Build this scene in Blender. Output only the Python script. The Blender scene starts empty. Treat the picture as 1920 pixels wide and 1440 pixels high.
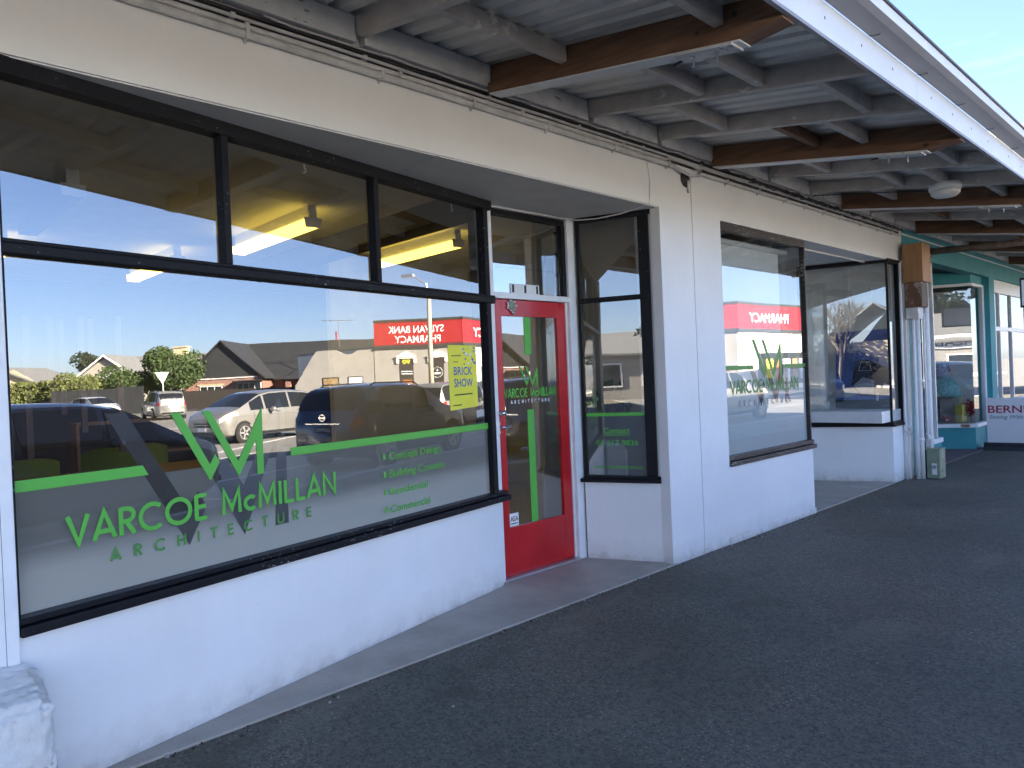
import bpy, math, random
from mathutils import Vector, Matrix
R = math.radians
scene = bpy.context.scene
col = scene.collection
random.seed(7)

# ------------------------------------------------------------------ camera
YAW, PITCH, ROLL = 0.762228, -0.0084816, -0.0420761
_f = Vector((math.sin(YAW)*math.cos(PITCH), math.cos(YAW)*math.cos(PITCH), math.sin(PITCH)))
_r0 = Vector((math.cos(YAW), -math.sin(YAW), 0)); _u0 = _r0.cross(_f)
_r = _r0*math.cos(ROLL) + _u0*math.sin(ROLL); _u = -_r0*math.sin(ROLL) + _u0*math.cos(ROLL)
cd = bpy.data.cameras.new('camera'); cam = bpy.data.objects.new('camera', cd); col.objects.link(cam)
cd.sensor_fit = 'HORIZONTAL'; cd.sensor_width = 36; cd.lens = 1339.62/1920*36
cd.clip_start = .05; cd.clip_end = 2000
M4 = Matrix((_r, _u, -_f)).transposed().to_4x4(); M4.translation = Vector((0, -3.15746, 1.5))
cam.matrix_world = M4
scene.camera = cam

# ------------------------------------------------------------------ sky, sun, exposure
SUN_AZ, SUN_EL = R(-4), R(25)
w = bpy.data.worlds.new('World'); scene.world = w; w.use_nodes = True
nt = w.node_tree; nt.nodes.clear()
out = nt.nodes.new('ShaderNodeOutputWorld'); bg = nt.nodes.new('ShaderNodeBackground')
sky = nt.nodes.new('ShaderNodeTexSky'); sky.sky_type = 'NISHITA'; sky.sun_disc = False
sky.sun_elevation = SUN_EL; sky.sun_rotation = SUN_AZ; sky.air_density = .75; sky.dust_density = .7; sky.ozone_density = 2.5
tc = nt.nodes.new('ShaderNodeTexCoord'); mp = nt.nodes.new('ShaderNodeMapping'); mp.inputs['Scale'].default_value = (1.2, 1.2, 9)
nz = nt.nodes.new('ShaderNodeTexNoise'); nz.inputs['Scale'].default_value = 1.7; nz.inputs['Detail'].default_value = 7; nz.inputs['Roughness'].default_value = .62
cr = nt.nodes.new('ShaderNodeValToRGB'); cr.color_ramp.elements[0].position = .56; cr.color_ramp.elements[1].position = .86
cr.color_ramp.elements[1].color = (.22, .22, .22, 1)
mx = nt.nodes.new('ShaderNodeMixRGB'); mx.inputs[2].default_value = (6.5, 6.6, 6.9, 1)
L_ = nt.links.new
L_(tc.outputs['Generated'], mp.inputs['Vector']); L_(mp.outputs[0], nz.inputs['Vector']); L_(nz.outputs[0], cr.inputs[0])
L_(cr.outputs[0], mx.inputs[0]); L_(sky.outputs[0], mx.inputs[1]); tn = nt.nodes.new('ShaderNodeMixRGB'); tn.blend_type = 'MULTIPLY'; tn.inputs[0].default_value = 1; tn.inputs[2].default_value = (.775, .745, .815, 1)
L_(mx.outputs[0], tn.inputs[1]); L_(tn.outputs[0], bg.inputs[0]); L_(bg.outputs[0], out.inputs[0])
bg.inputs[1].default_value = .056
sl = bpy.data.lights.new('sun', 'SUN'); sl.energy = 5.0; sl.angle = R(.55); sl.color = (1, .89, .73)
so = bpy.data.objects.new('sun', sl); col.objects.link(so)
so.rotation_euler = Vector((-math.sin(SUN_AZ)*math.cos(SUN_EL), -math.cos(SUN_AZ)*math.cos(SUN_EL), -math.sin(SUN_EL))).to_track_quat('-Z', 'Y').to_euler()
so.location = (0, 20, 20)
scene.view_settings.view_transform = 'Standard'; scene.view_settings.look = 'None'
scene.view_settings.exposure = 3.72; scene.view_settings.gamma = 1
scene.cycles.max_bounces = 10; scene.cycles.diffuse_bounces = 4; scene.cycles.glossy_bounces = 5
scene.cycles.transparent_max_bounces = 16; scene.cycles.caustics_reflective = False; scene.cycles.caustics_refractive = False
scene.cycles.use_denoising = True
scene.cycles.sample_clamp_indirect = 6

# ------------------------------------------------------------------ materials
MATS = {}
def newmat(name):
    m = bpy.data.materials.new(name); m.use_nodes = True; MATS[name] = m
    return m, m.node_tree, m.node_tree.nodes['Principled BSDF']
def node(nt, t, **kw):
    n = nt.nodes.new(t)
    for k, v in kw.items():
        if k in n.inputs: n.inputs[k].default_value = v
        else: setattr(n, k, v)
    return n
def ramp(nt, fac, stops):
    r = nt.nodes.new('ShaderNodeValToRGB'); e = r.color_ramp.elements
    while len(e) < len(stops): e.new(.5)
    for el, (p_, c_) in zip(e, stops):
        el.position = p_; el.color = (*c_, 1) if len(c_) == 3 else c_
    nt.links.new(fac, r.inputs[0]); return r.outputs[0]
def mixc(nt, fac, a, b, mode='MIX'):
    m = nt.nodes.new('ShaderNodeMixRGB'); m.blend_type = mode
    for i, v in enumerate((fac, a, b)):
        if hasattr(v, 'is_output'): nt.links.new(v, m.inputs[i])
        elif i == 0: m.inputs[0].default_value = v
        else: m.inputs[i].default_value = (*v, 1)
    return m.outputs[0]
def noise(nt, scale, detail=4, rough=.55, vec=None, sc=None):
    n = node(nt, 'ShaderNodeTexNoise', Scale=scale, Detail=detail, Roughness=rough)
    if vec is None:
        t = nt.nodes.new('ShaderNodeNewGeometry'); vec = t.outputs['Position']
    if sc:
        mp = nt.nodes.new('ShaderNodeMapping'); mp.inputs['Scale'].default_value = sc
        nt.links.new(vec, mp.inputs[0]); vec = mp.outputs[0]
    nt.links.new(vec, n.inputs['Vector']); return n.outputs[0]
def bump(nt, bs, h, strength=.3, dist=.01):
    b = node(nt, 'ShaderNodeBump', Strength=strength, Distance=dist)
    nt.links.new(h, b.inputs['Height']); nt.links.new(b.outputs[0], bs.inputs['Normal'])
def plain(name, c, rough=.6, var=.12, vs=6, metal=0, bmp=0, bs=60, coat=0, spec=None):
    m, nt, b = newmat(name)
    n = noise(nt, vs, 5)
    lo = tuple(x*(1-var) for x in c); hi = tuple(min(1, x*(1+var)) for x in c)
    nt.links.new(ramp(nt, n, [(.3, lo), (.7, hi)]), b.inputs['Base Color'])
    b.inputs['Roughness'].default_value = rough; b.inputs['Metallic'].default_value = metal
    if coat: b.inputs['Coat Weight'].default_value = coat; b.inputs['Coat Roughness'].default_value = .03
    if spec is not None: b.inputs['Specular IOR Level'].default_value = spec
    if bmp: bump(nt, b, noise(nt, bs, 4), bmp, .004)
    return m

def chippy(name, c, chip, scale=30, thr=.66, rough=.35, sc=None, bs=.25, spec=.5):
    """painted timber with flaked spots showing the coat below"""
    m, nt, b = newmat(name)
    base = ramp(nt, noise(nt, 9, 4), [(.3, tuple(x*.85 for x in c)), (.7, tuple(min(1, x*1.15) for x in c))])
    n1 = noise(nt, scale, 6, .68, sc=sc); n2 = noise(nt, 2.2, 3)
    a = node(nt, 'ShaderNodeMath', operation='MULTIPLY_ADD'); a.inputs[1].default_value = .35
    nt.links.new(n2, a.inputs[0]); nt.links.new(n1, a.inputs[2])
    f = ramp(nt, a.outputs[0], [(thr+.17, (0, 0, 0)), (thr+.19, (1, 1, 1))])
    nt.links.new(mixc(nt, f, base, chip), b.inputs['Base Color'])
    b.inputs['Roughness'].default_value = rough; b.inputs['Specular IOR Level'].default_value = spec
    bump(nt, b, n1, bs, .004)
    return m

# walls: painted render, weather streaks and scuffs
m, nt, b = newmat('white_render')
n1 = noise(nt, 1.3, 6, .6); n2 = noise(nt, 5, 5, .6, sc=(6, 6, .5)); n3 = noise(nt, 55, 3, .7)
c = ramp(nt, n1, [(.25, (.78, .77, .75)), (.75, (.87, .865, .85))])
c = mixc(nt, .03, c, ramp(nt, n2, [(.38, (.6, .59, .55)), (.62, (.9, .89, .87))]), 'MULTIPLY')
c = mixc(nt, ramp(nt, n3, [(.722, (0, 0, 0)), (.74, (.75, .75, .75))]), c, (.3, .29, .27))
geo = nt.nodes.new('ShaderNodeNewGeometry'); sx = nt.nodes.new('ShaderNodeSeparateXYZ'); nt.links.new(geo.outputs['Position'], sx.inputs[0])
zz = node(nt, 'ShaderNodeMath', operation='MULTIPLY_ADD'); zz.inputs[1].default_value = 1.0
nn = node(nt, 'ShaderNodeMath', operation='MULTIPLY'); nn.inputs[1].default_value = .22; nt.links.new(noise(nt, 9, 5, .7), nn.inputs[0])
nt.links.new(sx.outputs[2], zz.inputs[0]); nt.links.new(nn.outputs[0], zz.inputs[2])
c = mixc(nt, ramp(nt, zz.outputs[0], [(.09, (.8, .8, .8)), (.17, (.25, .25, .25)), (.30, (0, 0, 0))]), c, (.42, .39, .35))
nt.links.new(c, b.inputs['Base Color']); b.inputs['Roughness'].default_value = .55
bump(nt, b, noise(nt, 34, 6, .62), .28, .006)

plain('white_paint', (.78, .775, .76), .45, .05, 8, bmp=.1, bs=25)
plain('soffit_paint', (.70, .70, .69), .6, .06, 5)
chippy('black_paint', (.009, .009, .011), (.42, .40, .38), 52, .675, .5, (.7, .7, 2.2), .45, .2)
chippy('old_brown_paint', (.028, .023, .021), (.30, .28, .25), 40, .60, .5, (.4, .4, 4), .6)
plain('white_frame', (.80, .80, .79), .4, .04, 8)

m, nt, b = newmat('red_door_paint')
c = ramp(nt, noise(nt, 3, 5), [(.3, (.46, .007, .011)), (.7, (.58, .011, .017))])
c = mixc(nt, ramp(nt, noise(nt, 11, 6, .75), [(.735, (0, 0, 0)), (.745, (1, 1, 1))]), c, (.6, .5, .46))
c = mixc(nt, ramp(nt, noise(nt, 7, 5, .7, sc=(1, 1, .4)), [(.60, (0, 0, 0)), (.75, (.35, .35, .35))]), c, (.2, .02, .02))
nt.links.new(c, b.inputs['Base Color'])
b.inputs['Roughness'].default_value = .3; b.inputs['Coat Weight'].default_value = .1
bump(nt, b, noise(nt, 14, 5, .6, sc=(.5, 1, 3)), .25, .004)

def asphalt(name, lo, hi, speck, stain=(.03, .03, .02)):
    m, nt, b = newmat(name)
    c = ramp(nt, noise(nt, .55, 7, .68), [(.32, lo), (.68, hi)])
    va = node(nt, 'ShaderNodeTexVoronoi', Scale=85); ga = nt.nodes.new('ShaderNodeNewGeometry'); nt.links.new(ga.outputs['Position'], va.inputs['Vector'])
    sa = node(nt, 'ShaderNodeSeparateColor'); nt.links.new(va.outputs['Color'], sa.inputs[0])
    c = mixc(nt, .75, c, ramp(nt, sa.outputs[1], [(0, (.28, .28, .30)), (.55, (.8, .8, .8)), (1, (1.0, 1.0, 1.0))]), 'MULTIPLY')
    c = mixc(nt, .6, c, ramp(nt, noise(nt, 24, 6, .85), [(.34, (.45, .45, .46)), (.62, (1.0, 1.0, 1.0))]), 'MULTIPLY')
    c = mixc(nt, .35, c, ramp(nt, noise(nt, .7, 3, .5), [(.35, (1.0, .86, .80)), (.65, (.82, .98, 1.0))]), 'MULTIPLY')
    v = node(nt, 'ShaderNodeTexVoronoi', Scale=140); g = nt.nodes.new('ShaderNodeNewGeometry')
    nt.links.new(g.outputs['Position'], v.inputs['Vector'])
    sp = node(nt, 'ShaderNodeSeparateColor'); nt.links.new(v.outputs['Color'], sp.inputs[0])
    f = node(nt, 'ShaderNodeMath', operation='GREATER_THAN'); f.inputs[1].default_value = .962; nt.links.new(sp.outputs[0], f.inputs[0])
    fm = node(nt, 'ShaderNodeMath', operation='MULTIPLY'); nt.links.new(f.outputs[0], fm.inputs[0])
    nt.links.new(ramp(nt, noise(nt, 1.1, 3), [(.42, (.12,)*3), (.62, (1,)*3)]), fm.inputs[1])
    c = mixc(nt, fm.outputs[0], c, speck)
    # trodden gum, lichen and old spills
    c = mixc(nt, ramp(nt, noise(nt, 17, 4, .7), [(.735, (0, 0, 0)), (.75, (.6, .6, .6))]), c, (.24, .225, .20))
    c = mixc(nt, ramp(nt, noise(nt, 1.3, 6, .72), [(.56, (0, 0, 0)), (.70, (.75, .75, .75))]), c, stain)
    c = mixc(nt, ramp(nt, noise(nt, .9, 5, .6, sc=(1, 2.4, 1)), [(.58, (0, 0, 0)), (.68, (.35, .35, .35))]), c, hi)
    nt.links.new(c, b.inputs['Base Color']); b.inputs['Roughness'].default_value = .75
    bump(nt, b, noise(nt, 130, 4, .8), 1.0, .008)
asphalt('footpath_asphalt', (.165, .145, .108), (.245, .214, .16), (.33, .30, .24), (.075, .068, .042))
asphalt('road_asphalt', (.24, .233, .22), (.32, .312, .293), (.36, .36, .35))
m, nt, b = newmat('entry_concrete')
c = ramp(nt, noise(nt, 3, 6, .6), [(.3, (.37, .325, .27)), (.7, (.53, .47, .395))])
c = mixc(nt, .5, c, ramp(nt, noise(nt, 140, 3, .8), [(.3, (.5, .5, .5)), (.7, (1, 1, 1))]), 'MULTIPLY')
c = mixc(nt, ramp(nt, noise(nt, 30, 4, .7), [(.70, (0, 0, 0)), (.73, (.7, .7, .7))]), c, (.42, .41, .40))
nt.links.new(c, b.inputs['Base Color']); b.inputs['Roughness'].default_value = .6; bump(nt, b, noise(nt, 90, 4, .7), .3, .003)
plain('red_concrete', (.17, .12, .12), .7, .2, 9, bmp=.2)
plain('kerb_concrete', (.34, .33, .31), .8, .2, 7, bmp=.3)
plain('road_paint', (.72, .72, .70), .6, .15, 8)
plain('grass', (.07, .11, .03), .9, .4, 3)

m, nt, b = newmat('rough_stone')
n1 = noise(nt, 26, 8, .75); n2 = noise(nt, 5, 4)
c = ramp(nt, n1, [(.25, (.52, .505, .475)), (.42, (.76, .745, .71)), (.7, (.86, .85, .82))])
c = mixc(nt, .4, c, ramp(nt, n2, [(.3, (.7, .67, .6)), (.7, (1, 1, 1))]), 'MULTIPLY')
nt.links.new(c, b.inputs['Base Color']); b.inputs['Roughness'].default_value = .9; bump(nt, b, n1, .6, .012)

def wood(name, lo, hi, sc=(1.2, 14, 14), rough=.6, knots=True):
    m, nt, b = newmat(name)
    t = nt.nodes.new('ShaderNodeTexCoord'); v = t.outputs['Object']
    n1 = noise(nt, 2.2, 6, .6, v, sc)
    c = ramp(nt, n1, [(.28, lo), (.72, hi)])
    if knots:
        vo = node(nt, 'ShaderNodeTexVoronoi', Scale=6.5); nt.links.new(v, vo.inputs['Vector'])
        c = mixc(nt, ramp(nt, vo.outputs['Distance'], [(.06, (.9, .9, .9)), (.13, (0, 0, 0))]), c, tuple(x*.25 for x in lo))
    nt.links.new(c, b.inputs['Base Color']); b.inputs['Roughness'].default_value = rough; bump(nt, b, n1, .2, .003)
wood('beam_timber', (.12, .056, .027), (.245, .128, .066), (14, 1.2, 14))
wood('new_timber', (.30, .15, .065), (.42, .23, .11), (14, 14, 1.2), .55, False)
wood('old_ply', (.14, .10, .075), (.24, .19, .15), (9, 9, 1.2), .8, False)
wood('desk_timber', (.33, .19, .10), (.45, .28, .16), (1.2, 14, 14), .4, False)
wood('slat_timber', (.22, .11, .06), (.32, .18, .11), (14, 14, 1.2), .5, False)
wood('dark_paling', (.022, .018, .016), (.05, .042, .036), (14, 14, 1.2), .8, False)
chippy('grey_rafter_paint', (.53, .48, .43), (.76, .71, .65), 14, .64, .55, (1, .5, 1), .4)
chippy('ledger_paint', (.66, .65, .63), (.30, .27, .24), 16, .64, .55, (.6, 1, 2), .4)
m, nt, b = newmat('roof_iron')
nt.links.new(ramp(nt, noise(nt, 3, 5, .6, sc=(4, 1, 1)), [(.3, (.66, .63, .58)), (.7, (.78, .75, .70))]), b.inputs['Base Color'])
b.inputs['Metallic'].default_value = .15; b.inputs['Roughness'].default_value = .5
m, nt, b = newmat('fascia_white')
c = ramp(nt, noise(nt, 2, 5), [(.3, (.76, .76, .75)), (.7, (.84, .84, .83))])
c = mixc(nt, ramp(nt, noise(nt, 5, 6, .7, sc=(5, 1, .6)), [(.66, (0, 0, 0)), (.8, (.5, .5, .5))]), c, (.42, .34, .24))
nt.links.new(c, b.inputs['Base Color']); b.inputs['Roughness'].default_value = .5
plain('gutter_grey', (.33, .32, .33), .45, .08, 3)
plain('gutter_lip', (.07, .075, .08), .5, .1)
plain('conduit_paint', (.56, .545, .53), .5, .18, 11, bmp=.2)
plain('dark_cable', (.035, .033, .032), .6, .3, 12)
plain('dirty_gap', (.05, .042, .037), .9, .5, 15)
plain('steel', (.45, .44, .43), .35, .15, 12, metal=.9)
plain('chrome', (.75, .75, .75), .12, .03, 12, metal=1)
plain('aluminium', (.62, .62, .62), .35, .06, 12, metal=.8)
chippy('rusty_steel', (.17, .085, .05), (.36, .30, .26), 9, .5, .8, None, .6)
plain('bulkhead_glass', (.68, .68, .66), .3, .05, 10)
plain('meter_green', (.23, .28, .19), .5, .12, 8, bmp=.1)
plain('black_plastic', (.015, .016, .02), .4, .2, 9)
plain('white_plastic', (.78, .79, .80), .35, .03, 8)
plain('sign_white', (.80, .81, .83), .4, .02, 5)
plain('rubber', (.018, .018, .018), .85, .2, 14, bmp=.2)

m, nt, b = newmat('teal_render')
n1 = noise(nt, 45, 5, .6)
nt.links.new(ramp(nt, noise(nt, 2.5, 5), [(.3, (.035, .24, .27)), (.7, (.05, .31, .335))]), b.inputs['Base Color'])
b.inputs['Roughness'].default_value = .7; bump(nt, b, n1, .6, .012)

# glass: reflects by viewing angle, lets the rest through
def glass(name, refl, tint, edge=1.0):
    m = bpy.data.materials.new(name); m.use_nodes = True; MATS[name] = m; nt = m.node_tree; nt.nodes.clear()
    o = nt.nodes.new('ShaderNodeOutputMaterial'); mx = nt.nodes.new('ShaderNodeMixShader')
    tr = nt.nodes.new('ShaderNodeBsdfTransparent'); tr.inputs[0].default_value = (*tint, 1)
    gl = nt.nodes.new('ShaderNodeBsdfGlossy'); gl.inputs['Roughness'].default_value = .0
    gl.inputs['Color'].default_value = (1, 1, 1, 1)
    bp = node(nt, 'ShaderNodeBump', Strength=1, Distance=.0016); nt.links.new(noise(nt, .8, 2, .5), bp.inputs['Height']); nt.links.new(bp.outputs[0], gl.inputs['Normal'])
    lw = node(nt, 'ShaderNodeLayerWeight', Blend=.5)
    pw = node(nt, 'ShaderNodeMath', operation='POWER'); pw.inputs[1].default_value = 4.5; nt.links.new(lw.outputs['Facing'], pw.inputs[0])
    mr = node(nt, 'ShaderNodeMath', operation='MULTIPLY_ADD'); mr.inputs[1].default_value = edge-refl; mr.inputs[2].default_value = refl
    nt.links.new(pw.outputs[0], mr.inputs[0]); nt.links.new(mr.outputs[0], mx.inputs[0])
    nt.links.new(tr.outputs[0], mx.inputs[1]); nt.links.new(gl.outputs[0], mx.inputs[2]); nt.links.new(mx.outputs[0], o.inputs[0])
glass('shop_glass', .22, (.90, .91, .90))
glass('glass_clear', .0, (.97, .98, .97), .0)

def film(name, diff, trans, seethru, tint, grade=None):
    m = bpy.data.materials.new(name); m.use_nodes = True; MATS[name] = m; nt = m.node_tree; nt.nodes.clear()
    o = nt.nodes.new('ShaderNodeOutputMaterial')
    d = nt.nodes.new('ShaderNodeBsdfDiffuse'); d.inputs[0].default_value = (*diff, 1)
    t = nt.nodes.new('ShaderNodeBsdfTranslucent'); t.inputs[0].default_value = (*trans, 1)
    a = nt.nodes.new('ShaderNodeAddShader'); nt.links.new(d.outputs[0], a.inputs[0]); nt.links.new(t.outputs[0], a.inputs[1])
    if grade:     # glow of the bright ledge behind, painted into the film's lower colour
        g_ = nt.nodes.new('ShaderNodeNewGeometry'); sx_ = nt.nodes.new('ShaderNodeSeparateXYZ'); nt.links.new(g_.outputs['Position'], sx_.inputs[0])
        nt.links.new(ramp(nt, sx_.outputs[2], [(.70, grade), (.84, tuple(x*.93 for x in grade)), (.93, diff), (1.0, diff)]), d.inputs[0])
    tr = nt.nodes.new('ShaderNodeBsdfTransparent'); tr.inputs[0].default_value = (*tint, 1)
    mx = nt.nodes.new('ShaderNodeMixShader')
    n = noise(nt, 2.2, 4); f = ramp(nt, n, [(.3, (seethru*.8,)*3), (.7, (seethru*1.2,)*3)])
    nt.links.new(f, mx.inputs[0]); nt.links.new(a.outputs[0], mx.inputs[1]); nt.links.new(tr.outputs[0], mx.inputs[2])
    nt.links.new(mx.outputs[0], o.inputs[0])
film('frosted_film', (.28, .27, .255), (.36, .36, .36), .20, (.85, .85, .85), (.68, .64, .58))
film('frosted_film_dark', (.12, .118, .115), (.2, .2, .2), .12, (.7, .7, .7))
film('frosted_film_pale', (.62, .64, .64), (.40, .41, .41), .10, (.9, .9, .9))
film('grey_vinyl', (.17, .155, .145), (.08, .08, .08), .35, (.6, .58, .56))
plain('green_vinyl', (.105, .45, .055), .45, .04, 6)
plain('green_vinyl_thin', (.075, .27, .05), .5, .08, 6)

def emit(name, c, s):
    m, nt, b = newmat(name)
    b.inputs['Base Color'].default_value = (*c, 1); b.inputs['Emission Color'].default_value = (*c, 1); b.inputs['Emission Strength'].default_value = s
emit('tube_diffuser', (1, .72, .13), .36)
plain('unlit_diffuser', (.55, .54, .50), .4, .05)
plain('room_ceiling', (.86, .85, .83), .8, .05)
plain('room_beige', (.55, .51, .43), .8, .05)
plain('room_grey', (.62, .62, .62), .8, .08)
plain('room_floor', (.40, .38, .35), .8, .2, 30)
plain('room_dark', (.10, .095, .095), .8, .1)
plain('chair_fabric', (.28, .30, .03), .85, .12, 60, bmp=.2, bs=200)
plain('blind_white', (.86, .87, .86), .8, .02)
plain('paper', (.78, .78, .76), .7, .03)
plain('poster_yellow', (.82, .76, .06), .6, .04)
plain('poster_blue', (.05, .10, .38), .6, .1)
plain('poster_dark', (.03, .026, .024), .6, .2)
plain('poster_brown', (.30, .20, .10), .6, .5, 9)
plain('poster_orange', (.45, .15, .04), .6, .5, 9)
plain('sticker_red', (.45, .02, .03), .5, .05)
plain('ink', (.02, .02, .025), .6, .05)
plain('sign_red', (.34, .014, .022), .4, .06, 3)
plain('lettering_red', (.38, .005, .03), .5, .05)
plain('lettering_grey', (.25, .27, .33), .5, .05)
plain('lettering_white', (.85, .85, .85), .5, .02)
plain('leaf_plant', (.035, .06, .025), .5, .3, 9)
plain('photo_sky', (.09, .16, .46), .5, .5, 2.3)
plain('photo_grass', (.03, .05, .02), .5, .3, 9)
plain('photo_car', (.02, .03, .08), .3, .3, 6)
plain('photo_pale', (.33, .36, .46), .5, .2, 6)

# opposite side of the street
def brickmat(name, c1, c2, mortar, sc):
    m, nt, b = newmat(name)
    t = nt.nodes.new('ShaderNodeTexCoord'); br = node(nt, 'ShaderNodeTexBrick', Scale=sc)
    br.inputs['Color1'].default_value = (*c1, 1); br.inputs['Color2'].default_value = (*c2, 1); br.inputs['Mortar'].default_value = (*mortar, 1)
    br.inputs['Mortar Size'].default_value = .015; br.inputs['Brick Width'].default_value = .24; br.inputs['Row Height'].default_value = .086
    mp = nt.nodes.new('ShaderNodeMapping'); mp.inputs['Rotation'].default_value = (R(90), 0, 0)
    nt.links.new(t.outputs['Object'], mp.inputs[0]); nt.links.new(mp.outputs[0], br.inputs['Vector'])
    nt.links.new(mixc(nt, .5, br.outputs[0], ramp(nt, noise(nt, 3, 4), [(.3, (.6, .6, .6)), (.7, (1, 1, 1))]), 'MULTIPLY'), b.inputs['Base Color'])
    b.inputs['Roughness'].default_value = .85
brickmat('red_brick', (.36, .115, .06), (.26, .075, .045), (.36, .32, .28), 1)
def boards(name, c, step):
    m, nt, b = newmat(name)
    g = nt.nodes.new('ShaderNodeNewGeometry'); wv = node(nt, 'ShaderNodeTexWave', Scale=1/step*.314/1.0); wv.bands_direction = 'Z'; wv.wave_profile = 'SAW'
    nt.links.new(g.outputs['Position'], wv.inputs['Vector'])
    nt.links.new(ramp(nt, noise(nt, 2, 4), [(.3, tuple(x*.9 for x in c)), (.7, c)]), b.inputs['Base Color'])
    b.inputs['Roughness'].default_value = .6; bump(nt, b, wv.outputs[0], 1, .03)
boards('weatherboard_white', (.52, .48, .41), .2)
boards('weatherboard_cream', (.62, .54, .36), .2)
boards('cladding_dark', (.06, .075, .09), .25)
plain('roof_charcoal', (.035, .036, .038), .5, .12, 2)
plain('roof_grey', (.19, .19, .185), .5, .1, 2)
plain('chimney_cream', (.48, .42, .27), .8, .1, 3)
plain('plaster_grey', (.30, .285, .26), .85, .08, 1.5)
plain('plaster_white', (.75, .72, .66), .8, .06, 1.5)
plain('concrete_pole', (.42, .36, .27), .8, .12, 6)
plain('house_glass', (.02, .025, .03), .05, .1)
plain('hedge_leaf', (.11, .13, .035), .7, .5, 1.5)
plain('bush_leaf', (.045, .075, .02), .7, .5, 1.2)
plain('conifer_leaf', (.022, .035, .018), .8, .5, 1.2)
plain('bark', (.10, .085, .07), .9, .3, 6)
plain('flower_red', (.50, .02, .03), .6, .3, 30)
plain('silver_cloth', (.55, .56, .62), .35, .5, 60)
plain('teal_cloth', (.16, .40, .40), .6, .45, 25)
plain('yellow_bag', (.62, .55, .12), .5, .2, 10)
def carpaint(name, c, metal=.35, rough=.28):
    plain(name, c, rough, .02, 3, metal=metal, coat=1)
carpaint('paint_silver', (.30, .29, .27), .55, .32)
carpaint('paint_navy', (.016, .02, .042), .2)
carpaint('paint_blue', (.008, .022, .065), .3)
carpaint('paint_white', (.5, .5, .49), .0)
plain('car_glass', (.012, .014, .017), .03, .05)
plain('tail_lens', (.30, .008, .01), .12, .1, coat=1)
plain('head_lens', (.62, .60, .52), .08, .2, 20, coat=1)
plain('tyre', (.02, .02, .02), .85, .1)
plain('arch_dark', (.008, .008, .008), .9, .1)

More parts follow.
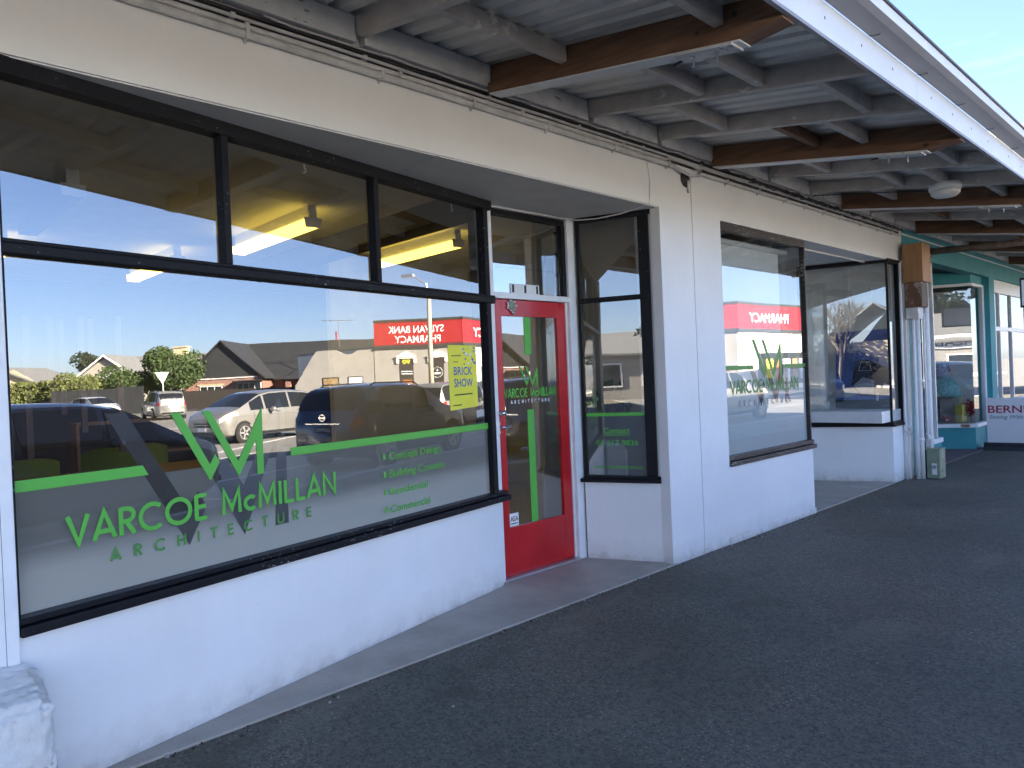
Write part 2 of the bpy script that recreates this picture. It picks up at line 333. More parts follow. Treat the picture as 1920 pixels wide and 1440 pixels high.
# ------------------------------------------------------------------ mesh helpers
class MB:
    def __init__(s): s.v = []; s.f = []; s.m = []; s.cur = 0
    def face(s, pts):
        i = len(s.v); s.v += [tuple(p) for p in pts]; s.f.append(tuple(range(i, i+len(pts)))); s.m.append(s.cur)
    def hexa(s, p):      # p: 8 points, bottom 0-3 ccw, top 4-7
        i = len(s.v); s.v += [tuple(q) for q in p]
        for f in ((0, 3, 2, 1), (4, 5, 6, 7), (0, 1, 5, 4), (1, 2, 6, 5), (2, 3, 7, 6), (3, 0, 4, 7)):
            s.f.append(tuple(i+k for k in f)); s.m.append(s.cur)
        return s
    def box(s, x0, x1, y0, y1, z0, z1):
        return s.hexa([(x0, y0, z0), (x1, y0, z0), (x1, y1, z0), (x0, y1, z0), (x0, y0, z1), (x1, y0, z1), (x1, y1, z1), (x0, y1, z1)])
    def prism(s, poly, z0, z1):
        n = len(poly); i = len(s.v)
        s.v += [(x, y, z0) for x, y in poly] + [(x, y, z1) for x, y in poly]
        s.f.append(tuple(i+k for k in reversed(range(n)))); s.f.append(tuple(i+n+k for k in range(n))); s.m += [s.cur]*2
        for k in range(n):
            j = (k+1) % n; s.f.append((i+k, i+j, i+n+j, i+n+k)); s.m.append(s.cur)
        return s
    def tube(s, pts, r, n=10, r2=None, caps=True):
        pts = [Vector(p) for p in pts]; rings = []
        for k, p in enumerate(pts):
            a = pts[max(0, k-1)]; b_ = pts[min(len(pts)-1, k+1)]; d = (b_-a).normalized()
            u = d.cross(Vector((0, 0, 1)))
            if u.length < .05: u = d.cross(Vector((0, 1, 0)))
            u.normalize(); v = d.cross(u)
            rr = r if r2 is None else r+(r2-r)*k/(len(pts)-1)
            i = len(s.v)
            for q in range(n):
                t = 2*math.pi*q/n; s.v.append(tuple(p+u*math.cos(t)*rr+v*math.sin(t)*rr))
            rings.append(i)
        for a, b_ in zip(rings, rings[1:]):
            for q in range(n):
                s.f.append((a+q, a+(q+1) % n, b_+(q+1) % n, b_+q)); s.m.append(s.cur)
        if caps:
            s.f.append(tuple(rings[0]+q for q in reversed(range(n)))); s.f.append(tuple(rings[-1]+q for q in range(n))); s.m += [s.cur]*2
        return s
    def lathe(s, prof, c=(0, 0, 0), axis='z', n=20):
        rings = []
        for r, h in prof:
            i = len(s.v)
            for q in range(n):
                t = 2*math.pi*q/n; a, b_ = r*math.cos(t), r*math.sin(t)
                p = (a, b_, h) if axis == 'z' else ((a, h, b_) if axis == 'y' else (h, a, b_))
                s.v.append((p[0]+c[0], p[1]+c[1], p[2]+c[2]))
            rings.append(i)
        for a, b_ in zip(rings, rings[1:]):
            for q in range(n):
                s.f.append((a+q, a+(q+1) % n, b_+(q+1) % n, b_+q)); s.m.append(s.cur)
        s.f.append(tuple(rings[0]+q for q in range(n))); s.f.append(tuple(rings[-1]+q for q in range(n))); s.m += [s.cur]*2
        return s
    def build(s, name, mats, parent=None, smooth=False, bevel=0):
        if isinstance(mats, str): mats = [mats]
        off = Vector((0, 0, 0)); q = parent
        while q is not None:
            off += Vector(q.location); q = q.parent
        if parent is not None and parent.get('_local'): off = Vector((0, 0, 0))
        me = bpy.data.meshes.new(name); me.from_pydata([(Vector(p)-off)[:] for p in s.v], [], s.f)
        for k in mats: me.materials.append(MATS[k])
        for p, k in zip(me.polygons, s.m): p.material_index = k; p.use_smooth = smooth
        me.validate(); me.update()
        import bmesh
        bm = bmesh.new(); bm.from_mesh(me); bmesh.ops.remove_doubles(bm, verts=bm.verts, dist=1e-6) if smooth else None
        bmesh.ops.recalc_face_normals(bm, faces=bm.faces); bm.to_mesh(me); bm.free()
        o = bpy.data.objects.new(name, me); col.objects.link(o)
        if parent is not None:
            o.parent = parent
            if parent.get('_local'): o['_local'] = 1
        if bevel:
            bv = o.modifiers.new('bevel', 'BEVEL'); bv.width = bevel; bv.segments = 2; bv.limit_method = 'ANGLE'; bv.angle_limit = R(40)
        return o
def box(name, mat, parent, *a, bevel=0): return MB().box(*a).build(name, mat, parent, bevel=bevel)
def tag(o, label, cat=None, group=None):
    o['label'] = label
    if cat: o['category'] = cat
    if group: o['group'] = group
    return o
def thing(name, label, cat, loc=(0, 0, 0), rz=0, group=None, local=False):
    o = bpy.data.objects.new(name, None); col.objects.link(o); o.location = loc; o.rotation_euler = (0, 0, rz)
    o.empty_display_size = .2
    if local: o['_local'] = 1
    return tag(o, label, cat, group)
def struct(o): o['kind'] = 'structure'; return o
def copy_tree(o, parent=None):
    c = o.copy(); col.objects.link(c); c.parent = parent
    for ch in list(o.children): copy_tree(ch, c)
    return c

class Plane:
    """vertical wall/window plane: s along, z up, off outward"""
    def __init__(s, a, b_):
        s.o = Vector((a[0], a[1], 0)); d = Vector((b_[0], b_[1], 0))-s.o; s.L = d.length; s.d = d.normalized(); s.n = Vector((s.d.y, -s.d.x, 0))
    def P(s, q, z, off=0): return s.o+s.d*q+s.n*off+Vector((0, 0, z))
    def box(s, mb, s0, s1, z0, z1, o0, o1):
        P = s.P
        return mb.hexa([P(s0, z0, o1), P(s1, z0, o1), P(s1, z0, o0), P(s0, z0, o0), P(s0, z1, o1), P(s1, z1, o1), P(s1, z1, o0), P(s0, z1, o0)])
    def bar(s, name, mat, parent, *a, bevel=0): return s.box(MB(), *a).build(name, mat, parent, bevel=bevel)
    def pane(s, parent, s0, s1, z0, z1, off=-.03, mat='shop_glass'):
        mb = MB(); P = s.P; t = .006
        mb.face([P(s0, z0, off), P(s1, z0, off), P(s1, z1, off), P(s0, z1, off)])
        mb.cur = 1
        mb.face([P(s1, z0, off-t), P(s0, z0, off-t), P(s0, z1, off-t), P(s1, z1, off-t)])
        for a, b_ in (((s0, z0), (s1, z0)), ((s1, z0), (s1, z1)), ((s1, z1), (s0, z1)), ((s0, z1), (s0, z0))):
            mb.face([P(*a, off), P(*a, off-t), P(*b_, off-t), P(*b_, off)])
        return mb.build('glass_pane', [mat, 'glass_clear'], parent)
    def sheet(s, name, mat, parent, polys, off, t=.0012):
        """flat vinyl/paper pieces with a small thickness; polys in (s,z)"""
        mb = MB()
        for k, po in enumerate(polys):
            o1 = off+(k % 7)*.0001; n = len(po)
            i = len(mb.v); mb.v += [tuple(s.P(a, z, o1)) for a, z in po]+[tuple(s.P(a, z, o1-t)) for a, z in po]
            mb.f.append(tuple(range(i, i+n))); mb.f.append(tuple(range(i+2*n-1, i+n-1, -1))); mb.m += [0, 0]
            for q in range(n):
                r_ = (q+1) % n; mb.f.append((i+q, i+n+q, i+n+r_, i+r_)); mb.m.append(0)
        return mb.build(name, mat, parent)
    def letters(s, name, mat, parent, groups, off):
        for gset in groups:
            if gset: s.sheet(name, mat, parent, gset, off)
    def text(s, name, mat, parent, string, s0, z0, size, off, width=None, align='LEFT', shear=0, thick=.001):
        cu = bpy.data.curves.new('t', 'FONT'); cu.body = string; cu.size = size; cu.align_x = 'LEFT'; cu.shear = shear; cu.resolution_u = 3; cu.offset = .012*size/.1*.1
        cu.extrude = 0
        o = bpy.data.objects.new('t', cu); col.objects.link(o); bpy.context.view_layer.update()
        me = bpy.data.meshes.new_from_object(o.evaluated_get(bpy.context.evaluated_depsgraph_get()))
        xs = [v.co.x for v in me.vertices]; x0, x1 = min(xs), max(xs); k = 1 if width is None else width/(x1-x0)
        sh = {'LEFT': 0, 'CENTER': -(x1-x0)*k/2, 'RIGHT': -(x1-x0)*k}[align]
        # islands -> characters (merge pieces that overlap along the line)
        par = list(range(len(me.vertices)))
        def find(a):
            while par[a] != a: par[a] = par[par[a]]; a = par[a]
            return a
        for p in me.polygons:
            for a in p.vertices[1:]: par[find(a)] = find(p.vertices[0])
        isl = {}
        for p in me.polygons: isl.setdefault(find(p.vertices[0]), []).append(p)
        spans = sorted(((min(me.vertices[i].co.x for p in ps for i in p.vertices), max(me.vertices[i].co.x for p in ps for i in p.vertices), k2) for k2, ps in isl.items()))
        chars = []
        for a, b_, k2 in spans:
            if chars and a < chars[-1][0]-.25*min(b_-a, chars[-1][0]-chars[-1][2]): chars[-1][1].extend(isl[k2]); chars[-1][0] = max(chars[-1][0], b_)
            else: chars.append([b_, list(isl[k2]), a])
        if size < .045: chars = [[0, [p for c2 in chars for p in c2[1]], 0]]
        for c2 in chars:
            mb = MB()
            for p in c2[1]:
                mb.face([s.P(s0+sh+(me.vertices[i].co.x-x0)*k, z0+me.vertices[i].co.y, off) for i in p.vertices])
            o2 = mb.build(name, mat, parent)
            if size < .045: o2['kind'] = 'stuff'
        bpy.data.objects.remove(o); bpy.data.meshes.remove(me); bpy.data.curves.remove(cu)
        return o2

# geometric sans lettering drawn with strokes
def arc(cx, cy, rx, ry, a0, a1, n=14):
    return [(cx+rx*math.cos(R(a0+(a1-a0)*k/n)), cy+ry*math.sin(R(a0+(a1-a0)*k/n))) for k in range(n+1)]
GL = {
 'V': (.66, [[(.03, 1), (.33, .02), (.63, 1)]]), 'A': (.70, [[(.02, 0), (.35, .98), (.68, 0)], [(.14, .28), (.56, .28)]]),
 'R': (.54, [[(.06, 0), (.06, 1)], [(.06, .95)]+arc(.24, .72, .24, .23, 90, -90)+[(.06, .49)], [(.22, .48), (.50, 0)]]),
 'C': (.80, [arc(.47, .5, .42, .46, 48, 312, 22)]), 'O': (.98, [arc(.49, .5, .43, .46, 0, 360, 30)]),
 'E': (.50, [[(.06, 0), (.06, 1)], [(.06, .955), (.47, .955)], [(.06, .52), (.44, .52)], [(.06, .045), (.47, .045)]]),
 'M': (.82, [[(.07, 0), (.10, .98), (.41, .2), (.72, .98), (.75, 0)]]), 'c': (.52, [arc(.30, .30, .25, .26, 48, 312, 18)]),
 'I': (.16, [[(.08, 0), (.08, 1)]]), 'L': (.46, [[(.06, 1), (.06, 0)], [(.06, .045), (.45, .045)]]),
 'N': (.72, [[(.07, 0), (.07, .97), (.65, .03), (.65, 1)]]), 'H': (.66, [[(.06, 0), (.06, 1)], [(.60, 0), (.60, 1)], [(.06, .52), (.60, .52)]]),
 'T': (.56, [[(.28, 0), (.28, 1)], [(.0, .955), (.56, .955)]]), 'U': (.66, [[(.06, 1)]+arc(.33, .31, .27, .29, 180, 360)+[(.60, 1)]]), ' ': (.34, [])}
def strokes(string, s0, z0, h, wid, track, s1=None):
    adv = [GL[ch][0] for ch in string]; tot = sum(adv)+track*(len(string)-1)
    k = h if s1 is None else (s1-s0)/tot
    groups = []; x = s0
    for ch, a in zip(string, adv):
        polys = []
        for pl in GL[ch][1]:
            q = [(x+px*k, z0+pz*h) for px, pz in pl]
            hw = wid/2
            L, Rr = [], []
            for i, p in enumerate(q):
                ds = []
                if i > 0: d = Vector((p[0]-q[i-1][0], p[1]-q[i-1][1])); ds.append(d.normalized())
                if i < len(q)-1: d = Vector((q[i+1][0]-p[0], q[i+1][1]-p[1])); ds.append(d.normalized())
                if len(ds) == 2:
                    t = (ds[0]+ds[1])
                    nrm = Vector((-ds[0].y, ds[0].x))
                    if t.length < .05: mvec = nrm
                    else:
                        t.normalize(); mvec = Vector((-t.y, t.x)); c_ = max(.42, mvec.dot(nrm)); mvec = mvec/c_
                else: mvec = Vector((-ds[0].y, ds[0].x))
                L.append((p[0]+mvec.x*hw, p[1]+mvec.y*hw)); Rr.append((p[0]-mvec.x*hw, p[1]-mvec.y*hw))
            for i in range(len(q)-1): polys.append([Rr[i], Rr[i+1], L[i+1], L[i]])
        groups.append(polys); x += (a+track)*k
    return groups

# ================================================================== SETTING
g = MB(); g.face([(-600, -900, -.15), (900, -900, -.15), (900, 300, -.15), (-600, 300, -.15)])
tag(struct(g.build('road', 'road_asphalt')), 'grey asphalt road and ground across the street')
fp = MB().prism([(-60, -4.45), (70, -4.45), (70, .012), (10.05, .012), (10.05, .0), (-60, .0)], -.2, 0)
foot = tag(struct(fp.build('footpath', 'footpath_asphalt')), 'dark asphalt footpath in front of the shops')
for k in range(20):
    o = box('kerb_stone', 'kerb_concrete', None, -30+k*4+.006, -26+k*4-.006, -4.62, -4.452, -.2, .004, bevel=.012); struct(o); o.name = 'kerb'
    o['label'] = 'length of concrete kerb along the road edge'
# patch seams in the footpath far along
for x0, x1, y0, y1 in ((11.2, 13.6, -1.05, -.52), (12.6, 16, -2.2, -1.1)):
    pm = MB().box(x0, x1, y0, y1, -.02, .004); struct(pm.build('footpath_patch', 'footpath_asphalt'))['label'] = 'newer patch in the asphalt footpath'
# entry slab wedge (door recess) and second recess
e1 = MB().prism([(.60, -.006), (4.70, -.006), (4.66, .10), (4.40, .70), (3.45, .78), (3.45, .62), (.60, .03)], -.05, .012)
tag(struct(e1.build('entry_paving', 'entry_concrete')), 'smooth grey concrete paving in the door recess')
e2 = MB().prism([(7.2, -.006), (9.5, -.006), (9.1, 1.3), (7.2, 1.3)], -.05, .012)
tag(struct(e2.build('entry_paving', 'entry_concrete')), 'grey concrete paving in the second shop recess')
e3 = MB().prism([(11.45, -.006), (13.9, -.006), (13.6, 1.6), (11.45, 1.6)], -.05, .012)
tag(struct(e3.build('entry_paving', 'red_concrete')), 'dull red concrete paving in the teal shop recess')

# ================================================================== SHOP BUILDING
sb = thing('shop_building', 'white rendered shopfront building with black framed windows and red door', 'shop')
# upper wall with the opening heads, in panels split by render joints
box('upper_wall', 'white_render', sb, -4, 5.106, 0, .22, 2.77, 4.55)
box('upper_wall', 'white_render', sb, 5.114, 10.05, 0, .22, 2.77, 4.55)
box('render_joint', 'dirty_gap', sb, 5.105, 5.115, .006, .2, 0, 4.7)
box('roof_slab', 'roof_iron', sb, -4, 10.05, .22, 12, 4.3, 4.5)
box('side_wall', 'white_render', sb, -4, -3.8, .22, 12, 0, 4.3)
box('side_wall', 'white_render', sb, 9.96, 10.05, .22, 12, 0, 4.3)
box('back_wall', 'white_render', sb, -3.8, 9.96, 11.8, 12, 0, 4.3)
box('left_wall', 'white_render', sb, -4, .40, 0, .22, 0, 2.77)
pil = box('pilaster', 'white_frame', sb, .395, .468, -.022, .2, 0, 2.768, bevel=.004)
box('pilaster_bead', 'dirty_gap', pil, .4255, .427, -.0228, -.0215, 0, 2.76)
MB().prism([(.40, .22), (4.66, .22), (4.40, .70), (3.45, .705), (3.45, .62), (1.48, .22)], 2.78, 3.04).build('soffit', 'soffit_paint', sb)
# front soffit strip under the upper wall (lining boards with a joint)
MB().prism([(.47, .012), (2.52, .012), (2.52, .42), (.47, .012)], 2.764, 2.77).build('soffit_lining', 'soffit_paint', sb)
MB().prism([(2.53, .012), (4.65, .012), (4.62, .10), (4.37, .69), (3.47, .69), (3.4, .598), (2.53, .425)], 2.764, 2.779).build('soffit_lining', 'soffit_paint', sb)
# pier between the two windows, wall under right window
box('pier', 'white_render', sb, 4.67, 5.106, 0, .25, -.05, 2.77)
box('pier', 'white_render', sb, 5.114, 5.55, 0, .25, -.05, 2.77)
box('plinth', 'white_render', sb, 5.55, 7.2, 0, .14, -.05, .66)
box('plinth_toe', 'white_render', sb, 5.5, 7.205, -.012, .01, -.05, .055)
# plinth under main window
W1 = Plane((.468, .012), (3.455, .012+.2*2.987))
PL = Plane((.468, .005), (3.46, .005+.2106*2.992))
PL.bar('plinth', 'white_render', sb, 0, PL.L, -.05, .628, -.12, 0)
# ---- main window
def X2S(x): return (x-.468)*1.0198
fr = W1.box(MB(), -.002, W1.L, 2.70, 2.768, -.07, .012).build('main_window_frame', 'black_paint', sb, bevel=.004)
W1.bar('window_sill', 'black_paint', fr, -.002, W1.L+.05, .668, .692, -.07, .02, bevel=.004)
W1.bar('window_sill', 'black_paint', fr, -.002, W1.L+.055, .626, .664, -.02, .042, bevel=.006)
W1.bar('transom', 'black_paint', fr, 0, W1.L+.0, 2.035, 2.078, -.06, .016, bevel=.006)
W1.bar('transom', 'black_paint', fr, 0, W1.L+.012, 2.079, 2.094, -.05, .004, bevel=.003)
for x in (1.387, 2.347):
    W1.bar('mullion', 'black_paint', fr, X2S(x)-.018, X2S(x)+.018, 2.094, 2.70, -.055, .008, bevel=.004)
for z0, z1 in ((.69, 2.035), (2.094, 2.70)):
    W1.bar('jamb', 'black_paint', fr, W1.L-.095, W1.L-.045, z0, z1, -.06, .006, bevel=.004)
    W1.bar('jamb', 'black_paint', fr, -.004, .012, z0, z1, -.06, .0)
SE = W1.L-.095
W1.pane(fr, .012, SE, .692, 2.035)
W1.pane(fr, .012, X2S(1.387)-.018, 2.094, 2.70)
W1.pane(fr, X2S(1.387)+.018, X2S(2.347)-.018, 2.094, 2.70)
W1.pane(fr, X2S(2.347)+.018, SE, 2.094, 2.70)
FO = -.028
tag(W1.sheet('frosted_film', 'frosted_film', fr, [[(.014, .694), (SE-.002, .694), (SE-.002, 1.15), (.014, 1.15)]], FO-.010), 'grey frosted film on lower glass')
W1.sheet('green_stripe', 'green_vinyl', fr, [[(.014, 1.15), (.523, 1.15), (.500, 1.194), (.014, 1.194)]], FO)
W1.sheet('green_stripe', 'green_vinyl', fr, [[(1.262, 1.148), (SE-.004, 1.148), (SE-.004, 1.190), (1.262, 1.190)]], FO)
G1 = [(.356, 1.424), (.442, 1.420), (.690, .927), (.610, .927)]
W1.sheet('grey_monogram', 'grey_vinyl', fr, [[(.356, 1.424), (.442, 1.420), (.697, .975), (.697, .81)], [(.697, .81), (.697, .975), (.748, 1.045), (.788, .972)],
    [(.655, 1.424), (.76, 1.42), (.985, 1.035), (.98, .80)], [(.98, .80), (.985, 1.035), (1.20, 1.45), (1.235, 1.40)], [(1.236, 1.39), (1.20, 1.45), (1.155, .81), (1.235, .81)]], FO-.006, .0006)
W1.sheet('green_monogram', 'green_vinyl', fr, [[(.631, 1.408), (.675, 1.408), (.81, 1.16), (.809, 1.084)], [(.809, 1.084), (.81, 1.16), (.839, 1.206), (.859, 1.165)]], FO+.0003)
W1.sheet('green_monogram', 'green_vinyl', fr, [[(.781, 1.41), (.822, 1.408), (.958, 1.158), (.958, 1.085)], [(.958, 1.085), (.958, 1.158), (1.100, 1.410), (1.06, 1.253)], [(1.06, 1.253), (1.100, 1.410), (1.097, 1.081), (1.061, 1.081)]], FO+.0003)
W1.letters('letter', 'green_vinyl', fr, strokes('VARCOE McMILLAN', .192, .915, .114, .019, .12, 1.548), FO+.0003)
W1.letters('small_letter', 'green_vinyl_thin', fr, strokes('ARCHITECTURE', .352, .818, .049, .0095, .95, 1.376), FO)
for k, tx in enumerate(('Concept Design', 'Building Consent', 'Residential', 'Commercial')):
    z = 1.045-.1045*k
    W1.text('service_letter', 'green_vinyl', fr, tx, 1.958, z, .062, FO, (.47, .505, .335, .35)[k])
    W1.sheet('bullet', 'green_vinyl', fr, [[(1.912, z+.005), (1.930, z+.005), (1.930, z+.038), (1.912, z+.038)]], FO)
W1.sheet('small_sticker', 'paper', fr, [[(2.84, 1.235), (2.925, 1.24), (2.925, 1.29), (2.84, 1.285)]], FO-.012)
# ---- door bay
DP = Plane((3.46, .70), (4.44, .70))
dfr = DP.bar('door_frame', 'white_frame', sb, 0, .062, .0, 2.775, -.08, .02, bevel=.004)
DP.bar('frame_post', 'white_frame', dfr, .885, .975, .0, 2.775, -.08, .02, bevel=.004)
DP.bar('frame_post', 'white_frame', dfr, .868, .884, .02, 2.12, -.08, -.012)
DP.bar('frame_head', 'white_frame', dfr, .062, .885, 2.09, 2.135, -.08, .016, bevel=.004)
DP.bar('frame_head', 'white_frame', dfr, .062, .885, 2.755, 2.775, -.08, .016)
DP.bar('fanlight_frame', 'black_paint', dfr, .062, .885, 2.715, 2.754, -.06, -.01)
DP.bar('fanlight_frame', 'black_paint', dfr, .845, .885, 2.136, 2.714, -.09, -.005)
for k in range(3):
    z = 2.14+k*.19
    DP.box(MB(), .066, .842, z, z+.2, -.045+.0, -.041).build('louvre_blade', 'shop_glass', dfr)
for k in range(4): DP.bar('louvre_clip', 'aluminium', dfr, .815, .842, 2.16+k*.17, 2.30+k*.17, -.075, -.055)
door = DP.box(MB(), .066, .162, .03, 2.085, -.06, -.02).build('door', 'red_door_paint', sb, bevel=.003)
DP.bar('door_stile', 'red_door_paint', door, .768, .866, .03, 2.085, -.06, -.02, bevel=.003)
DP.bar('door_rail', 'red_door_paint', door, .162, .768, 1.965, 2.085, -.06, -.021)
DP.bar('door_rail', 'red_door_paint', door, .162, .768, .03, .385, -.06, -.021)
DP.pane(door, .162, .768, .385, 1.965, -.036)
DP.bar('threshold', 'aluminium', dfr, .05, .88, .012, .027, -.07, .03)
DF = -.033
DP.sheet('green_stripe', 'green_vinyl', door, [[(.405, 1.675), (.475, 1.675), (.475, 1.963), (.405, 1.963)]], DF)
DP.sheet('green_stripe', 'green_vinyl', door, [[(.405, .388), (.475, .388), (.475, 1.252), (.405, 1.252)]], DF)
def mono(s0, s1, z0, z1):
    f = lambda a, b_: (s0+(a-.631)/(1.10-.631)*(s1-s0), z0+(b_-1.081)/(1.41-1.081)*(z1-z0))
    pp = [[(.631, 1.408), (.675, 1.408), (.81, 1.16), (.809, 1.084)], [(.809, 1.084), (.81, 1.16), (.839, 1.206), (.859, 1.165)],
          [(.781, 1.41), (.822, 1.408), (.958, 1.158), (.958, 1.085)], [(.958, 1.085), (.958, 1.158), (1.100, 1.410), (1.06, 1.253)], [(1.06, 1.253), (1.100, 1.410), (1.097, 1.081), (1.061, 1.081)]]
    return [[f(*q) for q in p] for p in pp]
DP.sheet('green_monogram', 'green_vinyl', door, mono(.335, .535, 1.43, 1.585), DF)
DP.letters('letter', 'green_vinyl', door, strokes('VARCOE McMILLAN', .168, 1.352, .066, .010, .12, .735), DF)
DP.letters('small_letter', 'paper', door, strokes('ARCHITECTURE', .235, 1.305, .026, .005, .95, .655), DF)
stk = DP.sheet('door_sticker', 'paper', door, [[(.170, .39), (.265, .39), (.265, .485), (.170, .485)]], DF)
DP.text('sticker_letter', 'sticker_red', door, 'S', .205, .425, .055, DF+.0006)
DP.text('sticker_letter', 'ink', door, 'A', .176, .425, .05, DF+.0006); DP.text('sticker_letter', 'ink', door, 'A', .226, .425, .05, DF+.0006)
DP.bar('sticker_line', 'ink', door, .18, .255, .405, .412, DF, DF+.0006)
lk = MB(); lk.lathe([(.019, -.055), (.019, -.0), (.016, .002)], (3.546, .70, 1.245), 'y', 16); lk.build('door_lock', 'chrome', door, True)
hd = MB(); c_ = DP.P(.088, 1.14, 0)
DP.box(hd, .078, .098, 1.095, 1.185, -.02, -.012); hd.tube([DP.P(.088, 1.14, -.015), DP.P(.088, 1.14, .03), DP.P(.10, 1.14, .035), DP.P(.17, 1.142, .03)], .008, 8); hd.build('door_handle', 'chrome', door, False)
nk = MB()
nk.lathe([(.0, -.002), (.038, -.001), (.044, -.006), (.036, -.010), (.03, -.012)], (3.46+.265, .72, 2.043), 'y', 14)
for k in range(7):
    t = 2*math.pi*k/7; nk.lathe([(.002, -.016), (.011, -.012), (.013, -.006), (.011, 0)], (3.725+.044*math.cos(t), .718, 2.043+.036*math.sin(t)), 'y', 8)
nk.lathe([(.002, -.018), (.016, -.012), (.016, 0)], (3.735, .718, 1.992), 'y', 8)
nk.build('door_ornament', 'aluminium', door, True); 
oc = MB(); oc.lathe([(.002, -.008), (.028, -.006), (.032, 0)], (3.725, .706, 2.043), 'y', 12); oc.build('ornament_centre', 'meter_green', door, True)
# ---- contact window (splayed)
SP = Plane((4.415, .655), (4.665, .072))
SP.bar('plinth', 'white_render', sb, 0, SP.L+.012, -.05, .632, -.10, .0)
box('reveal', 'white_render', sb, 4.655, 4.672, .001, .09, -.05, 2.77)
sf = SP.box(MB(), -.0, SP.L, 2.735, 2.772, -.08, .0).build('side_window_frame', 'black_paint', sb, bevel=.003)
SP.bar('window_sill', 'black_paint', sf, -.03, SP.L-.01, .632, .662, -.07, .035, bevel=.006)
SP.bar('window_sill', 'black_paint', sf, -.0, SP.L-.012, .662, .682, -.07, .012, bevel=.004)
SP.bar('jamb', 'black_paint', sf, .0, .022, .682, 2.735, -.07, -.006)
SP.bar('jamb', 'black_paint', sf, SP.L-.125, SP.L-.04, .682, 2.735, -.07, -.004, bevel=.003)
SP.bar('transom', 'black_paint', sf, .0, SP.L-.05, 2.08, 2.115, -.06, .012, bevel=.008)
S9 = SP.L-.125
SP.pane(sf, .022, S9, .682, 2.08); SP.pane(sf, .022, S9, 2.115, 2.735)
SP.sheet('frosted_film', 'frosted_film_dark', sf, [[(.024, .684), (S9-.002, .684), (S9-.002, 1.16), (.024, 1.16)]], -.038)
SP.sheet('green_stripe', 'green_vinyl', sf, [[(.024, 1.16), (S9-.002, 1.16), (S9-.002, 1.187), (.024, 1.187)]], -.028)
SP.text('letter', 'green_vinyl', sf, 'Contact', .165, 1.02, .066, -.028, .215)
SP.bar('underline', 'green_vinyl', sf, .165, .38, 1.004, 1.010, -.029, -.028)
SP.text('letter', 'green_vinyl', sf, '03 217 0836', .10, .925, .060, -.028, .345)
SP.text('letter', 'green_vinyl', sf, 'www.vmarchitecture.nz', .07, .738, .040, -.028, .405)
# ---- right shop window
RW = Plane((5.55, .012), (7.215, .012))
rf = RW.box(MB(), 0, RW.L, 2.70, 2.768, -.07, -.004).build('second_window_frame', 'old_brown_paint', sb, bevel=.004)
RW.bar('window_sill', 'old_brown_paint', rf, 0, RW.L+.02, .705, .745, -.06, .014, bevel=.004)
RW.bar('window_sill', 'old_brown_paint', rf, 0, RW.L+.03, .660, .700, -.05, .040, bevel=.006)
RW.bar('corner_post', 'old_brown_paint', rf, RW.L-.022, RW.L, .745, 2.70, -.05, .0)
RW.pane(rf, .0, RW.L-.022, .745, 2.70, -.03)
RWR = Plane((7.215, .06), (7.215, 1.3))
RWR.bar('plinth', 'white_render', sb, .0, 1.24, -.05, .66, -.12, 0)
RWR.pane(rf, .0, 1.24, .70, 2.72, -.02)
RWR.bar('window_sill', 'old_brown_paint', rf, .0, 1.24, .662, .70, -.06, .03)
RWR.bar('window_head', 'old_brown_paint', rf, .0, 1.24, 2.72, 2.775, -.06, .0)
RO = -.028
RW.sheet('frosted_film', 'frosted_film_pale', rf, [[(.004, .747), (RW.L-.024, .747), (RW.L-.024, 1.475), (.004, 1.475)]], -.038)
RW.sheet('green_stripe', 'green_vinyl_thin', rf, [[(.004, 1.485), (.56, 1.485), (.56, 1.525), (.004, 1.525)]], RO)
RW.sheet('green_stripe', 'green_vinyl_thin', rf, [[(1.15, 1.485), (RW.L-.026, 1.485), (RW.L-.026, 1.525), (1.15, 1.525)]], RO)
RW.sheet('green_monogram', 'green_vinyl_thin', rf, mono(.55, 1.12, 1.40, 1.76), RO)
RW.sheet('grey_monogram', 'grey_vinyl', rf, mono(.34, 1.26, 1.14, 1.77), RO-.003, .0006)
RW.letters('letter', 'green_vinyl_thin', rf, strokes('VARCOE McMILLAN', .14, 1.275, .115, .017, .12, 1.47), RO)
RW.letters('small_letter', 'lettering_grey', rf, strokes('ARCHITECTURE', .27, 1.155, .056, .009, .95, 1.29), RO)
# ---- second recess
box('recess_soffit', 'soffit_paint', sb, 7.2, 9.9, .22, 1.4, 2.80, 3.04)
for k, y in enumerate((.24, .62, 1.0)): box('soffit_board', 'soffit_paint', sb, 7.22, 9.4, y, y+.365, 2.788, 2.80)
box('soffit_batten', 'white_paint', sb, 7.22, 9.45, .225, .25, 2.755, 2.79)
box('recess_back', 'room_grey', sb, 7.2, 9.3, 1.3, 1.36, 0, 2.8)
SQ = Plane((9.145, .98), (9.50, 0.0))
SQ.bar('plinth', 'white_render', sb, 0, SQ.L, -.05, .70, -.1, 0)
box('plinth', 'white_render', sb, 9.50, 9.80, 0, .1, -.05, .70)
qf = SQ.box(MB(), 0, SQ.L, 2.735, 2.785, -.06, .012).build('display_window_frame', 'black_paint', sb, bevel=.003)
SQ.bar('window_sill', 'black_paint', qf, 0, SQ.L+.01, .700, .722, -.06, .035, bevel=.004)
SQ.bar('window_sill', 'black_paint', qf, 0, SQ.L+.006, .724, .755, -.06, .014, bevel=.004)
SQ.bar('jamb', 'black_paint', qf, 0, .03, .755, 2.735, -.05, .004)
SQ.bar('corner_post', 'black_paint', qf, SQ.L-.022, SQ.L+.004, .755, 2.735, -.04, .006)
SQ.pane(qf, .03, SQ.L-.022, .755, 2.735, -.02)
FQ = Plane((9.50, 0.0), (9.92, 0.0))
FQ.bar('window_head', 'black_paint', qf, .0, .42, 2.735, 2.785, -.06, .012)
